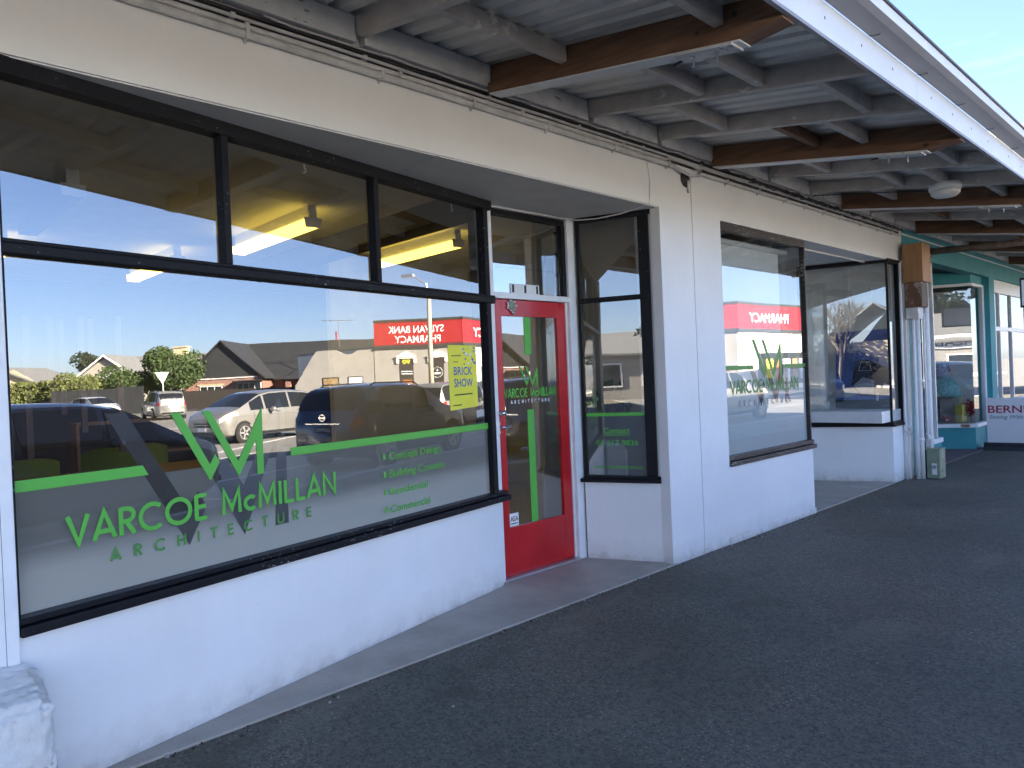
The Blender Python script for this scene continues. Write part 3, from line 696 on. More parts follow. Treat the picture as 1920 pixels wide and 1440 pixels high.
FQ.bar('window_sill', 'black_paint', qf, -.012, .42, .700, .722, -.06, .035); FQ.bar('window_sill', 'black_paint', qf, .0, .42, .724, .755, -.06, .014)
FQ.bar('jamb', 'black_paint', qf, .37, .42, .755, 2.735, -.05, .006); FQ.pane(qf, .004, .37, .755, 2.735, -.02)
box('pier', 'white_render', sb, 9.80, 10.05, .0, .1, -.05, .70); box('pier', 'white_render', sb, 9.92, 10.05, .0, .1, .70, 2.79)
box('display_floor', 'white_paint', sb, 9.2, 9.955, .02, 1.6, .76, .90)
box('display_wall', 'white_paint', sb, 9.925, 9.955, .1, 1.6, .9, 2.79); box('display_wall', 'white_paint', sb, 9.15, 9.925, 1.3, 1.36, .9, 2.79)
box('display_cupboard', 'white_frame', sb, 9.62, 9.925, .92, 1.29, .9, 1.98)
box('display_batten', 'white_frame', sb, 9.895, 9.925, .62, .66, .9, 2.79)
SQ.sheet('sticker', 'paper', qf, [[(.065, .80), (.145, .80), (.145, .86), (.065, .86)]], -.019)
SQ.text('sticker_letter', 'ink', qf, 'ASA', .075, .815, .035, -.0183)

# ---- hole and pipe in the wall at the render joint
MB().lathe([(.01, -.002), (.05, -.003), (.07, -.0015)], (5.03, .0, 3.04), 'y', 9).build('wall_hole', 'dirty_gap', sb)

nb = thing('added_shade_shop', 'added brick shop out of view at left, there to shade the road', 'shop', (-12, 0, 0))  # added out of view to shade the road and darken the mirrored ground
box('wall', 'red_brick', nb, -26, -4.004, .05, .3, 0, 4.9); box('side_wall', 'red_brick', nb, -26, -25.75, .3, 12, 0, 4.9); box('roof', 'roof_iron', nb, -26, -4.004, .3, 12, 4.3, 4.5)
for k in range(4):
    x = -24.5+k*5.2; f = box('window', 'white_frame', nb, x, x+3.4, .02, .05, .7, 2.6); box('pane', 'house_glass', f, x+.08, x+3.32, .012, .02, .78, 2.52)
box('door', 'roof_charcoal', nb, -5.6, -4.7, .02, .05, 0, 2.1)

# ================================================================== VERANDAH
ve = thing('verandah', 'timber framed verandah roof with corrugated iron and white fascia over the footpath', 'verandah', (3, -.06, 3.2))
SL = .172
XS = [-1.35, -.55, .28, 1.12, 2.0, 2.912, 3.80, 4.608, 5.393, 6.365, 7.243, 8.04, 8.85, 9.65, 10.45, 11.3, 12.1, 12.95, 13.8, 14.6, 15.5, 16.3, 17.2, 18.0, 18.9, 19.8, 20.7]
BE = {2.912, 5.393, 8.04, 10.45, 12.95, 15.5, 18.0, -.55}
def zr(y, z0): return z0+SL*(y+.06)
def rafter(mb, x0, x1, y0, y1, za, zb):
    return mb.hexa([(x0, y0, zr(y0, za)), (x1, y0, zr(y0, za)), (x1, y1, zr(y1, za)), (x0, y1, zr(y1, za)), (x0, y0, zr(y0, zb)), (x1, y0, zr(y0, zb)), (x1, y1, zr(y1, zb)), (x0, y1, zr(y1, zb))])
for i, x in enumerate(XS):
    jit = random.uniform(-.004, .004)
    if x in BE:
        o = rafter(MB(), x-.024, x+.024, -1.852, -.066, 3.235, 3.352).build('rafter', 'beam_timber', ve); o['label'] = 'stained brown rafter'
        ub = rafter(MB(), x-.062, x+.038, -1.66, -.075, 3.176, 3.2345); ya, yb = -1.852, -1.66
        ub.hexa([(x-.062, ya, zr(ya, 3.226)), (x+.038, ya, zr(ya, 3.226)), (x+.038, yb, zr(yb, 3.176)), (x-.062, yb, zr(yb, 3.176)), (x-.062, ya, zr(ya, 3.2345)), (x+.038, ya, zr(ya, 3.2345)), (x+.038, yb, zr(yb, 3.2345)), (x-.062, yb, zr(yb, 3.2345))]); o2 = ub.build('under_beam', 'beam_timber', o)
        rafter(MB(), x-.060, x+.036, -1.66, -.08, 3.1685, 3.1755).build('painted_underside', 'white_paint', o)
        yb = -1.46
        bk = rafter(MB(), x-.075, x+.03, yb-.17, yb+.12, 3.155, 3.1675); bk.build('steel_plate', 'ledger_paint', o)
        for yy in (yb-.07, yb+.05):
            MB().lathe([(.006, -.04), (.006, .0), (.014, .0), (.014, .012)], (x-.02, yy, zr(yy, 3.152)), 'z', 6).build('bolt', 'steel', o)
    else:
        rafter(MB(), x-.024, x+.024, -1.852, -.066, 3.25+jit, 3.352).build('rafter', 'grey_rafter_paint', ve, bevel=.002)
for i, (xa, xb) in enumerate(zip(XS, XS[1:])):
    # wall plate piece, blocking and roof sheet in this bay
    MB().box(xa+.026, xb-.026, -.062, -.012, 3.218, 3.352).build('wall_plate', 'ledger_paint', ve, bevel=.003)
    for y in (-.62-.30*(i % 2), -1.28-.28*((i+1) % 2)):
        y += random.uniform(-.03, .03)
        mt = 'beam_timber' if i in (7, 12, 15) and y > -1.1 else 'grey_rafter_paint'
        MB().box(xa+.026, xb-.026, y-.022, y+.022, zr(y, 3.262), zr(y, 3.346)).build('blocking', mt, ve, bevel=.002)
    # iron sheet with trapezoid ribs along the fall
    mb = MB(); n = max(4, round((xb-xa)/.135)); prof = []
    for k in range(n):
        a = xa+(xb-xa)*k/n; d = (xb-xa)/n
        prof += [(a, 0), (a+d*.55, 0), (a+d*.68, .034), (a+d*.86, .034)]
    prof.append((xb-.001, 0))
    for (p, h), (q, h2) in zip(prof, prof[1:]):
        y0, y1 = -1.851, -.0005
        mb.face([(p, y0, zr(y0, 3.356)+h), (q, y0, zr(y0, 3.356)+h2), (q, y1, zr(y1, 3.356)+h2), (p, y1, zr(y1, 3.356)+h)])
        mb.face([(p, y1, zr(y1, 3.3575)+h), (q, y1, zr(y1, 3.3575)+h2), (q, y0, zr(y0, 3.3575)+h2), (p, y0, zr(y0, 3.3575)+h)])
    mb.build('roof_sheet', 'roof_iron', ve)
for k, (xa, xb) in enumerate(((-3, 1.7), (1.704, 4.43), (4.434, 6.28), (6.284, 9.2), (9.204, 13), (13.004, 17), (17.004, 21.5))):
    f_ = MB().box(xa, xb, -1.874, -1.853, 2.945, 3.094).build('fascia_board', 'fascia_white', ve, bevel=.002)
    MB().box(xa, xb, -1.8735, -1.8535, 2.930, 2.9449).build('fascia_edge', 'gutter_grey', f_)
    for q in range(int((xb-xa)/.42)):
        x = xa+.25+q*.42; MB().box(x-.003, x+.003, -1.8755, -1.8735, 3.015, 3.028).build('nail_mark', 'dirty_gap', f_)
gu = MB()
gp = [(-1.876, 3.096), (-1.965, 3.100), (-1.992, 3.118), (-1.998, 3.165)]
gx = [-3, 4.43, 9.2, 21.5]
for xa, xb in zip(gx, gx[1:]):
    gu = MB()
    for (ya, za), (yb, zb) in zip(gp, gp[1:]):
        gu.hexa([(xa, yb, zb), (xb-.003, yb, zb), (xb-.003, ya, za), (xa, ya, za), (xa, yb+.004, zb+.004), (xb-.003, yb+.004, zb+.004), (xb-.003, ya+.002, za+.004), (xa, ya+.002, za+.004)])
    gu.m = [1 if q >= 12 else 0 for q in range(len(gu.f))]; go = gu.build('gutter', ['gutter_grey', 'fascia_white'], ve)  # front face gets the lighter paint: its skylight is put into the colour
    MB().tube([(xa, -2.0, 3.172), (xb-.003, -2.0, 3.172)], .009, 8).build('gutter_lip', 'gutter_lip', go)
for k in range(16):
    x = 3.0+k*.72
    MB().tube([(x, -1.878, 3.092), (x, -1.90, 3.084), (x+.03, -1.92, 3.094)], .003, 5).build('gutter_clip', 'gutter_lip', ve)
# hanger rods with plates near the fascia on two beams
for x in (2.912, 5.393):
    MB().tube([(x+.02, -1.28, zr(-1.28, 3.15)), (x+.02, -1.852, 2.985)], .006, 6).build('tie_rod', 'dark_cable', ve)
# far cross pipe at the end of the white shop
lg = thing('log_brace', 'weathered round timber brace under the verandah by the teal shop', 'brace', (10.9, -.2, 2.95))
MB().tube([(10.9, -.1, 2.98), (10.95, -.8, 2.95), (11.0, -1.8, 2.93)], .045, 10).build('pole', 'old_ply', lg, True)
MB().box(10.87, 10.93, -.1, -.02, 2.9, 3.05).build('wall_bracket', 'rusty_steel', lg)

# ================================================================== WIRING
def run(name, z, y, r, x0, x1, mat, label, wob=0., n=24, clip=0):
    t = thing(name, label, 'conduit' if 'conduit' in name else 'cable', (x0, y, z))
    pts = [(x0+(x1-x0)*k/n, y+random.uniform(-wob, wob), z+random.uniform(-wob, wob)) for k in range(n+1)]
    MB().tube(pts, r, 8).build('pipe' if 'conduit' in name else 'wire', mat, t, True)
    if clip:
        x = x0+.45
        while x < x1:
            mb = MB().box(x-.010, x+.010, y-r-.003, -.001, z-r-.003, z+r+.003); mb.box(x-.007, x+.007, -.006, -.001, z-r-.014, z-r-.003)
            mb.build('saddle_clip', mat, t); x += clip*random.uniform(.85, 1.15)
    return t
run('wall_conduit', 3.104, -.022, .020, -2, 4.86, 'conduit_paint', 'lowest thick painted conduit along the left half of the upper wall', .0008, 30, .72)
run('wall_conduit', 3.108, -.02, .016, 5.2, 9.92, 'conduit_paint', 'lowest painted conduit along the right half of the upper wall', .0012, 30, .5)
run('wall_conduit', 3.140, -.020, .014, -2, 4.75, 'conduit_paint', 'second painted conduit just above the thick one on the left', .0012, 30, .9)
run('wall_conduit', 3.170, -.026, .009, -2, 9.9, 'conduit_paint', 'third thin painted conduit running the whole upper wall', .002, 40, .8)
run('wall_conduit', 3.150, -.03, .008, 5.0, 9.9, 'conduit_paint', 'second thin conduit on the right half of the upper wall', .003, 40, 0)
run('wall_cable', 3.192, -.03, .006, -2, 9.9, 'dark_cable', 'black cable tucked under the wall plate, full length', .004, 60)
run('wall_cable', 3.203, -.045, .0055, 1.5, 9.95, 'conduit_paint', 'sagging pale cable below the wall plate', .006, 60)
run('wall_cable', 3.186, -.05, .007, 5.2, 10.0, 'dark_cable', 'twisted dark cable bunch on the right upper wall', .012, 60)
run('wall_cable', 3.165, -.05, .006, 6.0, 10.0, 'dark_cable', 'lower twisted dark cable on the right upper wall', .012, 60)
run('wall_cable', 3.20, -.06, .0065, 7.0, 10.05, 'conduit_paint', 'loose pale cable near the far end of the wall', .016, 50)
box('wall_gap', 'dirty_gap', sb, -3, 9.95, -.006, .0, 3.135, 3.216)
lp = thing('cable_loop', 'painted conduit bend looping over the hole in the wall', 'conduit', (4.9, -.03, 3.1))
MB().tube([(4.75, -.03, 3.15), (4.95, -.04, 3.148), (5.08, -.06, 3.135), (5.14, -.08, 3.10), (5.11, -.08, 3.06), (5.0, -.07, 3.045), (4.92, -.05, 3.07), (4.84, -.03, 3.10)], .0125, 8).build('pipe', 'conduit_paint', lp, True)
MB().tube([(5.055, -.012, 3.03), (5.056, -.012, 2.93)], .009, 8).build('stub', 'conduit_paint', lp, True)
dw = thing('dropped_cable', 'thin white cable hanging down the wall to the door recess', 'cable', (4.52, -.01, 3.08))
MB().tube([(4.505, -.008, 3.09), (4.52, -.010, 3.02), (4.535, -.008, 2.93), (4.525, -.008, 2.83), (4.52, -.006, 2.775), (4.53, .06, 2.762), (4.50, .25, 2.742), (4.45, .45, 2.735), (4.40, .62, 2.748), (4.2, .672, 2.757), (3.9, .672, 2.765), (3.55, .672, 2.765)], .0045, 6).build('wire', 'white_plastic', dw, True)
# bulkhead lamp
bl = thing('bulkhead_lamp', 'round dusty bulkhead lamp fixed under the verandah', 'lamp', (7.2, -1.27, 3.02))
MB().lathe([(.125, .055), (.13, .02), (.126, .0)], (7.2, -1.27, 3.0), 'z', 24).build('lamp_base', 'white_plastic', bl, True)
MB().lathe([(.118, .0), (.112, -.035), (.085, -.058), (.03, -.066), (.002, -.067)], (7.2, -1.27, 3.0), 'z', 24).build('lamp_glass', 'bulkhead_glass', bl, True)
MB().tube([(7.2, -1.14, 3.02), (7.2, -.7, 3.10), (7.2, -.1, 3.2)], .006, 6).build('lamp_cable', 'dark_cable', bl)

# ================================================================== POST BOXES, PIPES, METER
bx = thing('boxed_switch', 'new timber box over rusty metal boxes on the pipe run at the shop corner', 'box', (10.0, -.1, 2.0))
box('timber_cover', 'new_timber', bx, 9.88, 10.20, -.287, -.06, 2.49, 2.975, bevel=.003)
box('rusty_case', 'rusty_steel', bx, 9.905, 10.16, -.255, -.07, 2.175, 2.488, bevel=.003)
box('case_door', 'old_ply', bx, 9.90, 10.14, -.2605, -.256, 2.19, 2.47)
box('lower_case', 'ledger_paint', bx, 9.90, 10.10, -.215, -.07, 2.03, 2.173, bevel=.003)
pb = thing('leaning_board', 'old grey plywood board fixed behind the timber box', 'board', (10.6, -.1, 2.3))
MB().hexa([(10.35, -.02, 2.36), (10.98, -.02, 2.36), (10.98, -.045, 2.36), (10.35, -.045, 2.36), (10.35, -.02, 2.92), (11.08, -.02, 2.92), (11.08, -.045, 2.92), (10.35, -.045, 2.92)]).build('plank', 'old_ply', pb)
for k, (x, y, r, zt, mt, lb) in enumerate(((9.86, -.028, .017, 2.75, 'white_paint', 'thin white pipe closest to the display window'), (9.96, -.13, .026, 2.04, 'white_paint', 'white pipe below the rusty box, nearest the shop'),
        (10.00, -.17, .030, 2.04, 'white_paint', 'thick white pipe in the middle of the bundle'), (10.05, -.19, .012, 2.1, 'dark_cable', 'black cable between the white pipes'),
        (10.10, -.21, .015, 2.1, 'white_paint', 'slim white pipe beside the black cable'), (10.16, -.225, .036, 2.95, 'white_paint', 'fattest white downpipe nearest the teal shop'))):
    t = thing('vertical_pipe', lb, 'pipe', (x, y, 0), group='pipes at the shop corner')
    MB().tube([(x, y, .0 if k != 4 else .4), (x+.002, y, .8), (x-.002, y, 1.5), (x, y, zt)], r, 12).build('pipe', mt, t, True)
    for z in (.5, 1.25, 1.75):
        if k in (2, 5): MB().lathe([(r+.003, -.02), (r+.006, 0), (r+.003, .02)], (x, y, z), 'z', 12).build('collar', mt, t)
box('corner_pilaster', 'white_render', sb, 9.93, 10.05, -.055, .0, -.05, 2.79)
jb = thing('junction_box', 'small white junction box with a looped cable on the pilaster', 'box', (9.9, -.05, .75))
box('case', 'white_plastic', jb, 9.885, 9.925, -.085, -.02, .66, .80)
MB().tube([(9.905, -.06, .66), (9.90, -.075, .60), (9.88, -.09, .575), (9.84, -.075, .59), (9.80, -.03, .63)], .007, 8).build('cable', 'conduit_paint', jb, True)
mt_ = thing('meter_box', 'green metal meter box standing at the foot of the pipes', 'meter box', (10.1, -.25, 0))
box('case', 'meter_green', mt_, 10.02, 10.25, -.36, -.21, .01, .37, bevel=.004)
box('lid', 'meter_green', mt_, 10.01, 10.26, -.37, -.20, .371, .384, bevel=.003)
box('dial_plate', 'white_plastic', mt_, 10.012, 10.0195, -.325, -.27, .06, .20)
MB().lathe([(.026, -.012), (.026, 0)], (10.012, -.298, .155), 'x', 14).build('dial', 'steel', mt_)
box('keyhole', 'ink', mt_, 10.09, 10.11, -.3625, -.3605, .09, .12); box('handle', 'aluminium', mt_, 10.12, 10.13, -.364, -.3605, .26, .33)
MB().tube([(10.05, -.25, .384), (10.05, -.25, .52), (10.05, -.235, .56), (10.06, -.20, .57), (10.06, -.19, .52), (10.06, -.19, .384)], .013, 8).build('pipe_bend', 'white_paint', mt_, True)

# ================================================================== STONE BLOCK, left foreground
st = MB()
import mathutils
def stone(mb):
    nx, ny, nz_ = 9, 9, 9
    x0, x1, y0, y1, z0, z1 = .0, .515, -.31, -.028, -.02, .54
    def pt(a, b_, c):
        x = x0+(x1-x0)*a; y = y0+(y1-y0)*b_; z = z0+(z1-z0)*c-.062*(1-b_)*(c > .5)
        ea, eb, ec = max(0, a-.93)/.07, max(0, .10-b_)/.10, max(0, c-.94)/.06
        x -= .028*ea*(ec+eb*.6)*1.0; y += .022*eb*(ec+ea*.5); z -= .02*ec*(ea+eb)
        q = Vector((x*30, y*30, z*30)); d_ = .007*mathutils.noise.fractal(q, .8, 2.1, 5)
        return (x+d_*(a > .5), y-d_*(b_ < .6), z+d_*.7)
    n = 44
    cache = {}
    def P(i, j, k):
        if (i, j, k) not in cache: cache[(i, j, k)] = pt(i/n, j/n, k/n)
        return cache[(i, j, k)]
    for i in range(n):
        for j in range(n):
            for f in (0, n):
                mb.face([P(i, j, f), P(i+1, j, f), P(i+1, j+1, f), P(i, j+1, f)])
                mb.face([P(i, f, j), P(i+1, f, j), P(i+1, f, j+1), P(i, f, j+1)])
                mb.face([P(f, i, j), P(f, i+1, j), P(f, i+1, j+1), P(f, i, j+1)])
stone(st); so_ = st.build('stone_block', 'rough_stone', None, True)
tag(so_, 'rough pale stone block at the left end of the white shopfront', 'stone block')

# ================================================================== OFFICE INTERIOR
def sbox(name, mat, *a, label=None):
    o = struct(box(name, mat, None, *a))
    if label: o['label'] = label
    return o
sbox('office_floor', 'room_floor', -3.8, 9.0, .75, 11.8, -.04, .018)
sbox('office_ceiling', 'room_ceiling', -3.8, 9.95, .72, 11.8, 3.05, 3.12)
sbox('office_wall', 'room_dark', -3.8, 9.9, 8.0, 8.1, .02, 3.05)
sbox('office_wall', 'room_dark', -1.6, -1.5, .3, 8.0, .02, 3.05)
sbox('office_partition', 'room_beige', 4.25, 8.9, 4.3, 4.4, .02, 3.05)
sbox('office_partition', 'room_beige', 7.0, 7.1, .3, 4.3, .02, 3.05)
sbox('office_wall', 'room_beige', 5.2, 5.3, .28, 1.6, .02, 3.05)
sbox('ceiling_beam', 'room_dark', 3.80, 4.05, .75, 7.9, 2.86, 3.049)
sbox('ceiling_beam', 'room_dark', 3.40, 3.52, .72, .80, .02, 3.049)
struct(W1.bar('window_ledge', 'white_paint', None, .02, 2.9, .3, .90, -.26, -.065))['label'] = 'white ledge just inside the main window'
for k, (x, y, lit) in enumerate(((1.25, 2.4, 0), (3.05, 2.43, 1), (2.72, 4.75, 1), (4.72, 2.5, 1), (1.2, 4.8, 1))):
    t = thing('fluorescent_light', ('unlit white fluorescent batten on the ceiling at the left', 'lit fluorescent batten in the middle of the upper window', 'lit fluorescent batten deeper in the room on the left',
        'lit fluorescent batten seen through the right upper pane', 'lit fluorescent batten at the far left of the room', 'lit fluorescent batten behind the door')[k], 'ceiling light', (x, y, 3.0), group='office ceiling lights')
    pr = [(-.075, 2.93), (.075, 2.93), (.065, 2.868), (0, 2.858), (-.065, 2.868)]
    mb = MB(); n = len(pr); L0, L1 = y+.004, y+1.52
    for (xa, za), (xb, zb) in zip(pr, pr[1:]+pr[:1]): mb.face([(x+xa, L0, za), (x+xb, L0, zb), (x+xb, L1, zb), (x+xa, L1, za)])
    mb.build('diffuser', 'tube_diffuser' if lit else 'unlit_diffuser', t)
    MB().box(x-.04, x+.04, y, y+1.524, 2.931, 3.048).build('tray', 'white_plastic', t)
    for yy in (y-.012, y+1.524):
        mb = MB().hexa([(x-.068, yy, 2.862), (x+.068, yy, 2.862), (x+.068, yy+.012, 2.862), (x-.068, yy+.012, 2.862), (x-.08, yy, 2.945), (x+.08, yy, 2.945), (x+.08, yy+.012, 2.945), (x-.08, yy+.012, 2.945)])
        mb.box(x-.036, x+.036, yy, yy+.012, 2.946, 3.0); mb.build('end_cap', 'white_plastic', t)
for x, y, z0, lb in ((1.12, 3.5, 1.0, 'longest'), (1.30, 3.6, 1.45, 'short'), (1.50, 3.5, 1.20, 'medium'), (1.62, 3.7, 1.42, 'second short'), (1.75, 3.4, 1.02, 'rightmost long'), (.98, 3.45, .95, 'leftmost'), (1.42, 3.8, 1.35, 'rear')):
    tag(box('hanging_batten', 'slat_timber', None, x-.022, x+.022, y-.02, y+.02, z0, 2.15), f'{lb} timber batten hanging in a row inside the office window', 'batten', 'hanging timber battens')
for k, (x, y, rz) in enumerate(((1.05, 3.25, .1), (1.75, 3.75, -.2), (2.05, 3.95, -.1))):
    t = thing('office_chair', ('green upholstered chair at the left end of the desk', 'green upholstered chair behind the grey monogram', 'green upholstered chair furthest right at the desk')[k], 'chair', (x, y, .02), rz, 'green office chairs', local=True)
    mb = MB(); n = 12
    for q in range(n):
        a0, a1 = -1+2*q/n, -1+2*(q+1)/n
        f = lambda a: (.23*a, .06*a*a, .04*(1-abs(a)**3))
        x0, y0, d0 = f(a0); x1, y1, d1 = f(a1)
        mb.hexa([(x0, y0-.02, .62), (x1, y1-.02, .62), (x1, y1+.02, .62), (x0, y0+.02, .62), (x0, y0-.02, .98+d0), (x1, y1-.02, .98+d1), (x1, y1+.02, .98+d1), (x0, y0+.02, .98+d0)])
    mb.build('backrest', 'chair_fabric', t); MB().box(-.23, .23, -.46, -.02, .42, .48).build('seat', 'chair_fabric', t, bevel=.02)
    for sx_ in (-.2, .2):
        for sy_ in (-.42, -.04): MB().tube([(sx_, sy_, 0), (sx_*.95, sy_, .42)], .014, 8).build('leg', 'black_plastic', t)
    MB().box(-.03, .03, -.02, .02, .46, .63).build('back_support', 'black_plastic', t)
dk = thing('desk', 'long timber topped desk behind the frosted film', 'desk', (1.4, 2.7, .02))
box('desk_top', 'desk_timber', dk, .35, 2.3, 2.45, 3.15, .88, .915, bevel=.004)
for x in (.45, 2.15):
    for y in (2.55, 3.05): box('leg', 'black_plastic', dk, x, x+.05, y, y+.05, .02, .88)
box('modesty_panel', 'room_dark', dk, .5, 2.15, 2.52, 2.54, .3, .86)
cb = thing('bookcase', 'low timber bookcase against the office wall', 'bookcase', (2.4, 5.6, .02))
for z in (.02, .42, .82, 1.18): box('shelf', 'desk_timber', cb, 1.9, 3.2, 5.5, 5.8, z, z+.03)
for x in (1.87, 3.2): box('side_panel', 'desk_timber', cb, x, x+.03, 5.5, 5.8, .02, 1.21)
for x in (1.905, 2.322, 3.115):
    s_ = X2S(x); pts = []
    for k in range(13):
        a = R(90-k*22); pts.append(W1.P(s_+.006+.010*math.cos(a), 2.652+.010*math.sin(a)-.004*0, -.075))
    pts = [W1.P(s_, 2.70, -.075), W1.P(s_+.002, 2.675, -.075)]+[W1.P(s_+.004+.009*math.sin(R(k*30)), 2.664+.009*math.cos(R(k*30)), -.075) for k in range(7)]+[W1.P(s_-.008, 2.65, -.075)]
    o = MB().tube(pts, .0028, 6).build('ceiling_hook', 'white_plastic', None, True)
    tag(o, f'small white hook at the top of the {"middle" if x < 2.2 else ("middle pane right edge" if x < 3 else "right")} upper window', 'hook', 'window hooks')
# yellow event poster taped inside the glass
po = thing('event_poster', 'yellow event poster with blue lettering in the main window', 'poster', W1.P(2.7, 1.3, -.05)[:])
s0, s1 = 2.545, 2.845
W1.sheet('poster_sheet', 'poster_yellow', po, [[(s0, 1.30), (s1, 1.315), (s1, 1.735), (s0, 1.735)]], -.0285)
W1.text('poster_letter', 'poster_blue', po, 'BRICK', s0+.05, 1.535, .078, -.0278, .20)
W1.text('poster_letter', 'poster_blue', po, 'SHOW', s0+.05, 1.455, .078, -.0278, .20)
W1.sheet('print_line', 'ink', po, [[(s0+.05, 1.397), (s0+.24, 1.401), (s0+.24, 1.409), (s0+.05, 1.405)]], -.0278)
W1.sheet('print_line', 'ink', po, [[(s0+.03, 1.328), (s0+.12, 1.33), (s0+.12, 1.337), (s0+.03, 1.335)]], -.0278)
W1.sheet('print_line', 'ink', po, [[(s0+.03, 1.66), (s0+.13, 1.662), (s0+.13, 1.668), (s0+.03, 1.666)], [(s0+.05, 1.62), (s0+.1, 1.62), (s0+.1, 1.625), (s0+.05, 1.625)]], -.0278)
for k in range(26):
    a, z = s0+.15+random.uniform(0, .13), 1.60+random.uniform(0, .12); q = random.uniform(.01, .022)
    if a+q > s1-.004: continue
    W1.sheet('print_block', random.choice(('poster_blue', 'photo_pale', 'paper')), po, [[(a, z), (a+q, z), (a+q, z+q*.8), (a, z+q*.8)]], -.0277+.00005*k)
# door number card in fanlight
nc = thing('number_card', 'white card with three black strokes in the fanlight over the door', 'card', (3.9, .74, 2.14))
DP.sheet('card', 'paper', nc, [[(.285, 2.14), (.595, 2.14), (.595, 2.215), (.285, 2.215)]], -.036)
for a in (.30, .43, .56): DP.sheet('digit', 'ink', nc, [[(a, 2.148), (a+.022, 2.148), (a+.022, 2.208), (a, 2.208)]], -.0352)
# leafy pot plant behind the contact window
pp = thing('pot_plant', 'broad leaved pot plant behind the contact window', 'plant', (4.85, .75, .02))
MB().lathe([(.12, .02), (.17, .5), (.15, .5), (.14, .46)], (4.85, .75, 0), 'z', 18).build('pot', 'black_plastic', pp, True)
for k in range(11):
    a = k*2.4; rr = .22+.05*(k % 3); h = 1.25+.3*((k*7) % 5)/5
    c0 = Vector((4.85, .75, .5)); tip = Vector((4.85+rr*math.cos(a), .75+rr*.55*math.sin(a), h))
    mid = c0.lerp(tip, .62)+Vector((0, 0, .12)); mb = MB(); mb.tube([c0, c0.lerp(mid, .6), mid], .006, 5)
    side = Vector((-math.sin(a), math.cos(a), .25)).normalized()*.055
    p0, p1, p2, p3 = mid, mid.lerp(tip, .35)+Vector((0, 0, .05)), mid.lerp(tip, .7)+Vector((0, 0, .03)), tip-Vector((0, 0, .05))
    for (u, wu), (v, wv) in (((p0, .1), (p1, 1)), ((p1, 1), (p2, .8)), ((p2, .8), (p3, .05))):
        mb.face([u-side*wu, v-side*wv, v, u]); mb.face([u, v, v+side*wv, u+side*wu])
    mb.build('leaf', 'leaf_plant', pp)
cw = thing('contact_room_screen', 'pale screen panel standing behind the contact window', 'screen', (4.9, 1.2, .02))
box('panel', 'room_beige', cw, 4.56, 5.19, 1.25, 1.28, .02, 3.0)
# roller blind and things in the second shop
rb = thing('roller_blind', 'white roller blind pulled down inside the second shop window', 'blind', (6.3, .14, 2.6))
MB().tube([(5.60, .13, 2.64), (7.02, .13, 2.64)], .028, 14).build('roller', 'white_plastic', rb, True)
box('blind_cloth', 'blind_white', rb, 5.62, 6.86, .128, .131, .95, 2.62); box('bottom_bar', 'white_plastic', rb, 5.62, 6.86, .12, .138, .93, .95)
sbox('second_shop_wall', 'room_grey', 5.3, 7.0, 1.9, 2.0, .02, 3.05)
ph = thing('car_poster', 'tall blue printed poster of an old car leaning in the display window', 'poster', (9.8, .45, .9))
MB().hexa([(9.76, .09, .905), (9.77, .09, .905), (9.80, .80, .905), (9.79, .80, .905), (9.87, .09, 1.93), (9.88, .09, 1.93), (9.885, .80, 1.93), (9.875, .80, 1.93)]).build('board', 'photo_sky', ph)
def onposter(y, t): return Vector((9.757+.03*(y-.09)/.71*(1-t)+.113*t-.002, y, .905+1.025*t))
def pposter(name, mat, pts, d=.0): MB_ = MB(); MB_.face([onposter(.80-.71*a, t)-Vector((.003+d, 0, 0)) for a, t in pts]); return MB_.build(name, mat, ph)
pposter('printed_grass', 'photo_grass', [(0, 0), (1, 0), (1, .12), (0, .11)])
pposter('printed_car', 'photo_car', [(.30, .30), (.45, .17), (.72, .15), (.98, .2), (.98, .5), (.70, .58), (.62, .62), (.42, .62), (.34, .48)], .002)
pposter('printed_car', 'photo_pale', [(.33, .30), (.48, .18), (.70, .18), (.70, .36), (.50, .40)], .004)
pposter('printed_windscreen', 'photo_pale', [(.42, .48), (.66, .48), (.62, .60), (.46, .60)], .004)
pposter('printed_windscreen', 'photo_car', [(.44, .49), (.64, .49), (.61, .585), (.47, .585)], .006)
pposter('printed_lamp', 'lettering_white', [(.86, .28), (.93, .26), (.93, .30), (.87, .32)], .006); pposter('printed_lamp', 'lettering_white', [(.74, .10), (.78, .10), (.79, .20), (.74, .2)], .006)
pposter('printed_cloud', 'photo_pale', [(0, .14), (.3, .15), (.42, .22), (.2, .26), (0, .24)], .0015)
cu = thing('paper_cup', 'white paper cup on the display shelf', 'cup', (9.50, .80, .90))
MB().lathe([(.03, .9), (.04, 1.02), (.036, 1.02), (.028, .91)], (9.50, .80, 0), 'z', 18).build('cup', 'paper', cu, True)
for yy in (.28, .86):
    t = thing('hanging_chain', f'pale bead chain hanging in the display window, {"right" if yy < .5 else "left"} one', 'chain', (9.7, yy, 2.4), group='display chains')
    for k in range(14): MB().lathe([(.002, -.011), (.009, -.006), (.009, .006), (.002, .011)], (9.7+.01*math.sin(k*.6), yy+.02*math.sin(k*.45), 2.74-.03*k), 'z', 6).build('bead', 'white_plastic', t, True)

